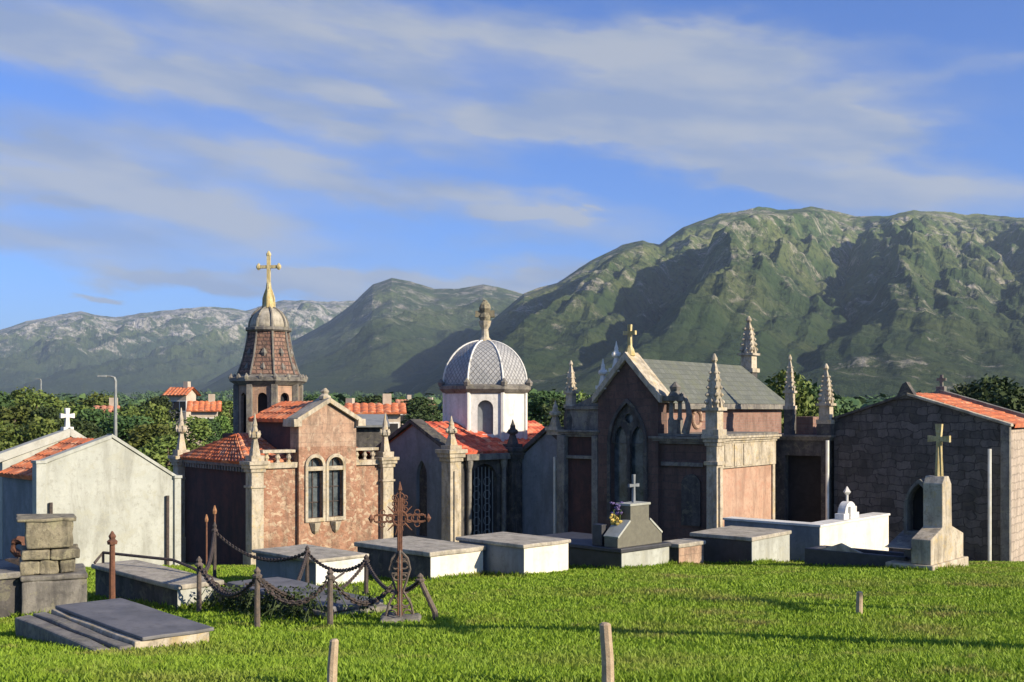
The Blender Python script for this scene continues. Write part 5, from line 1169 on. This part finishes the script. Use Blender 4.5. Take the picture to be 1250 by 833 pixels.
def blob(px, py, rx, ry, ang, amt):
    """soft cloud bank centred in a sky direction, radii given in picture units"""
    global total
    a, e_ = px2(px, py); m0 = N(nt, 'ShaderNodeVectorMath', operation='SUBTRACT'); nt.links.new(warp, m0.inputs[0]); m0.inputs[1].default_value = (a, e_, 0)
    m1 = rotmap(m0.outputs[0], rad(ang), F / rx, F / ry); ln = N(nt, 'ShaderNodeVectorMath', operation='LENGTH'); nt.links.new(m1, ln.inputs[0])
    v = math_(nt, 'MULTIPLY', ramp(nt, ln.outputs['Value'], 1.25, .1), amt); total = v if total is None else math_(nt, 'ADD', total, v)
nw = N(nt, 'ShaderNodeTexNoise'); nw.inputs['Scale'].default_value = 1; nw.inputs['Detail'].default_value = 5; nw.inputs['Roughness'].default_value = .55; nt.links.new(rotmap(AE, rad(8), 9, 28), nw.inputs['Vector'])
sb = N(nt, 'ShaderNodeVectorMath', operation='SUBTRACT'); nt.links.new(nw.outputs[1], sb.inputs[0]); sb.inputs[1].default_value = (.5, .5, .5)
ml = N(nt, 'ShaderNodeVectorMath', operation='MULTIPLY'); nt.links.new(sb.outputs[0], ml.inputs[0]); ml.inputs[1].default_value = (.22, .055, 0)
ad = N(nt, 'ShaderNodeVectorMath', operation='ADD'); nt.links.new(AE, ad.inputs[0]); nt.links.new(ml.outputs[0], ad.inputs[1]); warp = ad.outputs[0]
for b in ((120, 70, 420, 50, 10, .75), (60, 215, 420, 60, 10, .95), (450, 225, 420, 32, 9, .8), (330, 120, 300, 36, 8, .4), (560, 40, 420, 40, 4, .45), (740, 120, 380, 60, 8, .7),
          (700, 155, 160, 26, 3, .5), (650, 140, 200, 24, 10, .35), (870, 205, 150, 28, 10, .8), (1010, 180, 200, 40, 14, .8), (1080, 235, 230, 30, 6, .7), (950, 60, 330, 22, 8, .35), (1150, 90, 160, 12, -6, .3),
          (330, 345, 230, 20, 3, 1.6), (400, 332, 130, 15, 3, .9), (140, 358, 34, 7, 3, 1.1), (650, 263, 80, 12, 0, 1.1), (620, 345, 150, 16, 2, .8), (625, 295, 60, 14, 0, .3), (120, 250, 110, 8, 3, .4), (600, 335, 170, 16, 0, .5),
          (900, 110, 300, 50, 5, .5), (200, 20, 380, 60, 6, .5), (880, 150, 300, 40, 8, .5), (500, 160, 200, 40, 8, .35), (30, 290, 260, 26, 4, .55), (780, 60, 300, 40, 4, .3), (270, 95, 70, 5, 14, .3)): blob(*b)
n1 = noisen(nt, rotmap(AE, rad(8), 4.5, 19), 1, 4.5, .48, .25); n2 = noisen(nt, rotmap(AE, rad(9), 22, 80, (3, 1, 0)), 1, 6, .6, .3)
tex = math_(nt, 'ADD', math_(nt, 'MULTIPLY', ramp(nt, n1, .26, .62), .68), math_(nt, 'ADD', math_(nt, 'MULTIPLY', n2, .32), .17))
front = ramp(nt, math_(nt, 'ABSOLUTE', az), 1.1, .55)
gen = math_(nt, 'MULTIPLY', ramp(nt, n1, .45, .65), math_(nt, 'SUBTRACT', 1.0, front))
dens = math_(nt, 'ADD', math_(nt, 'MULTIPLY', math_(nt, 'MULTIPLY', math_(nt, 'MINIMUM', total, 1.3), tex), front), math_(nt, 'MULTIPLY', gen, .5))
dens = math_(nt, 'MINIMUM', math_(nt, 'MULTIPLY', dens, 1.35), .85)
# slightly deeper, bluer clear sky
tint = N(nt, 'ShaderNodeMix'); tint.data_type = 'RGBA'; tint.blend_type = 'MULTIPLY'; tint.inputs[0].default_value = 1; nt.links.new(sky.outputs[0], tint.inputs[6]); tint.inputs[7].default_value = (.66, 1.04, 1.85, 1)
blue = tint.outputs[2]
ccol = mixc(nt, ramp(nt, noisen(nt, rotmap(AE, rad(6), 6, 24, (7, 2, 0)), 1, 4, .5), .36, .64), (3.3, 4.1, 5.8), (5.2, 5.5, 5.9))
col = mixc(nt, dens, blue, ccol)
nt.links.new(col, bg.inputs['Color']); bg.inputs['Strength'].default_value = .06
sun = bpy.data.lights.new('sun', 'SUN'); sun.energy = 5.0; sun.angle = rad(.53); sun.color = (1, .86, .66); so = bpy.data.objects.new('sun', sun); COL.objects.link(so)
d = Vector((math.sin(SUN_AZ) * math.cos(SUN_EL), math.cos(SUN_AZ) * math.cos(SUN_EL), math.sin(SUN_EL))); so.rotation_euler = d.to_track_quat('Z', 'Y').to_euler(); so.location = d * 50
cam = bpy.data.cameras.new('camera'); co = bpy.data.objects.new('camera', cam); COL.objects.link(co); sc.camera = co
co.location = (0, 0, CZ); co.rotation_euler = (math.pi / 2, 0, 0); cam.sensor_width = 36; cam.lens = 36 * F / 1250; cam.shift_y = (HZ - 416.5) / 1250; cam.clip_start = .1; cam.clip_end = 60000
sc.render.engine = 'CYCLES'
sc.view_settings.view_transform = 'Standard'; sc.view_settings.look = 'None'; sc.view_settings.exposure = .7; sc.view_settings.gamma = 1
sc.cycles.volume_bounces = 0; sc.cycles.max_bounces = 6
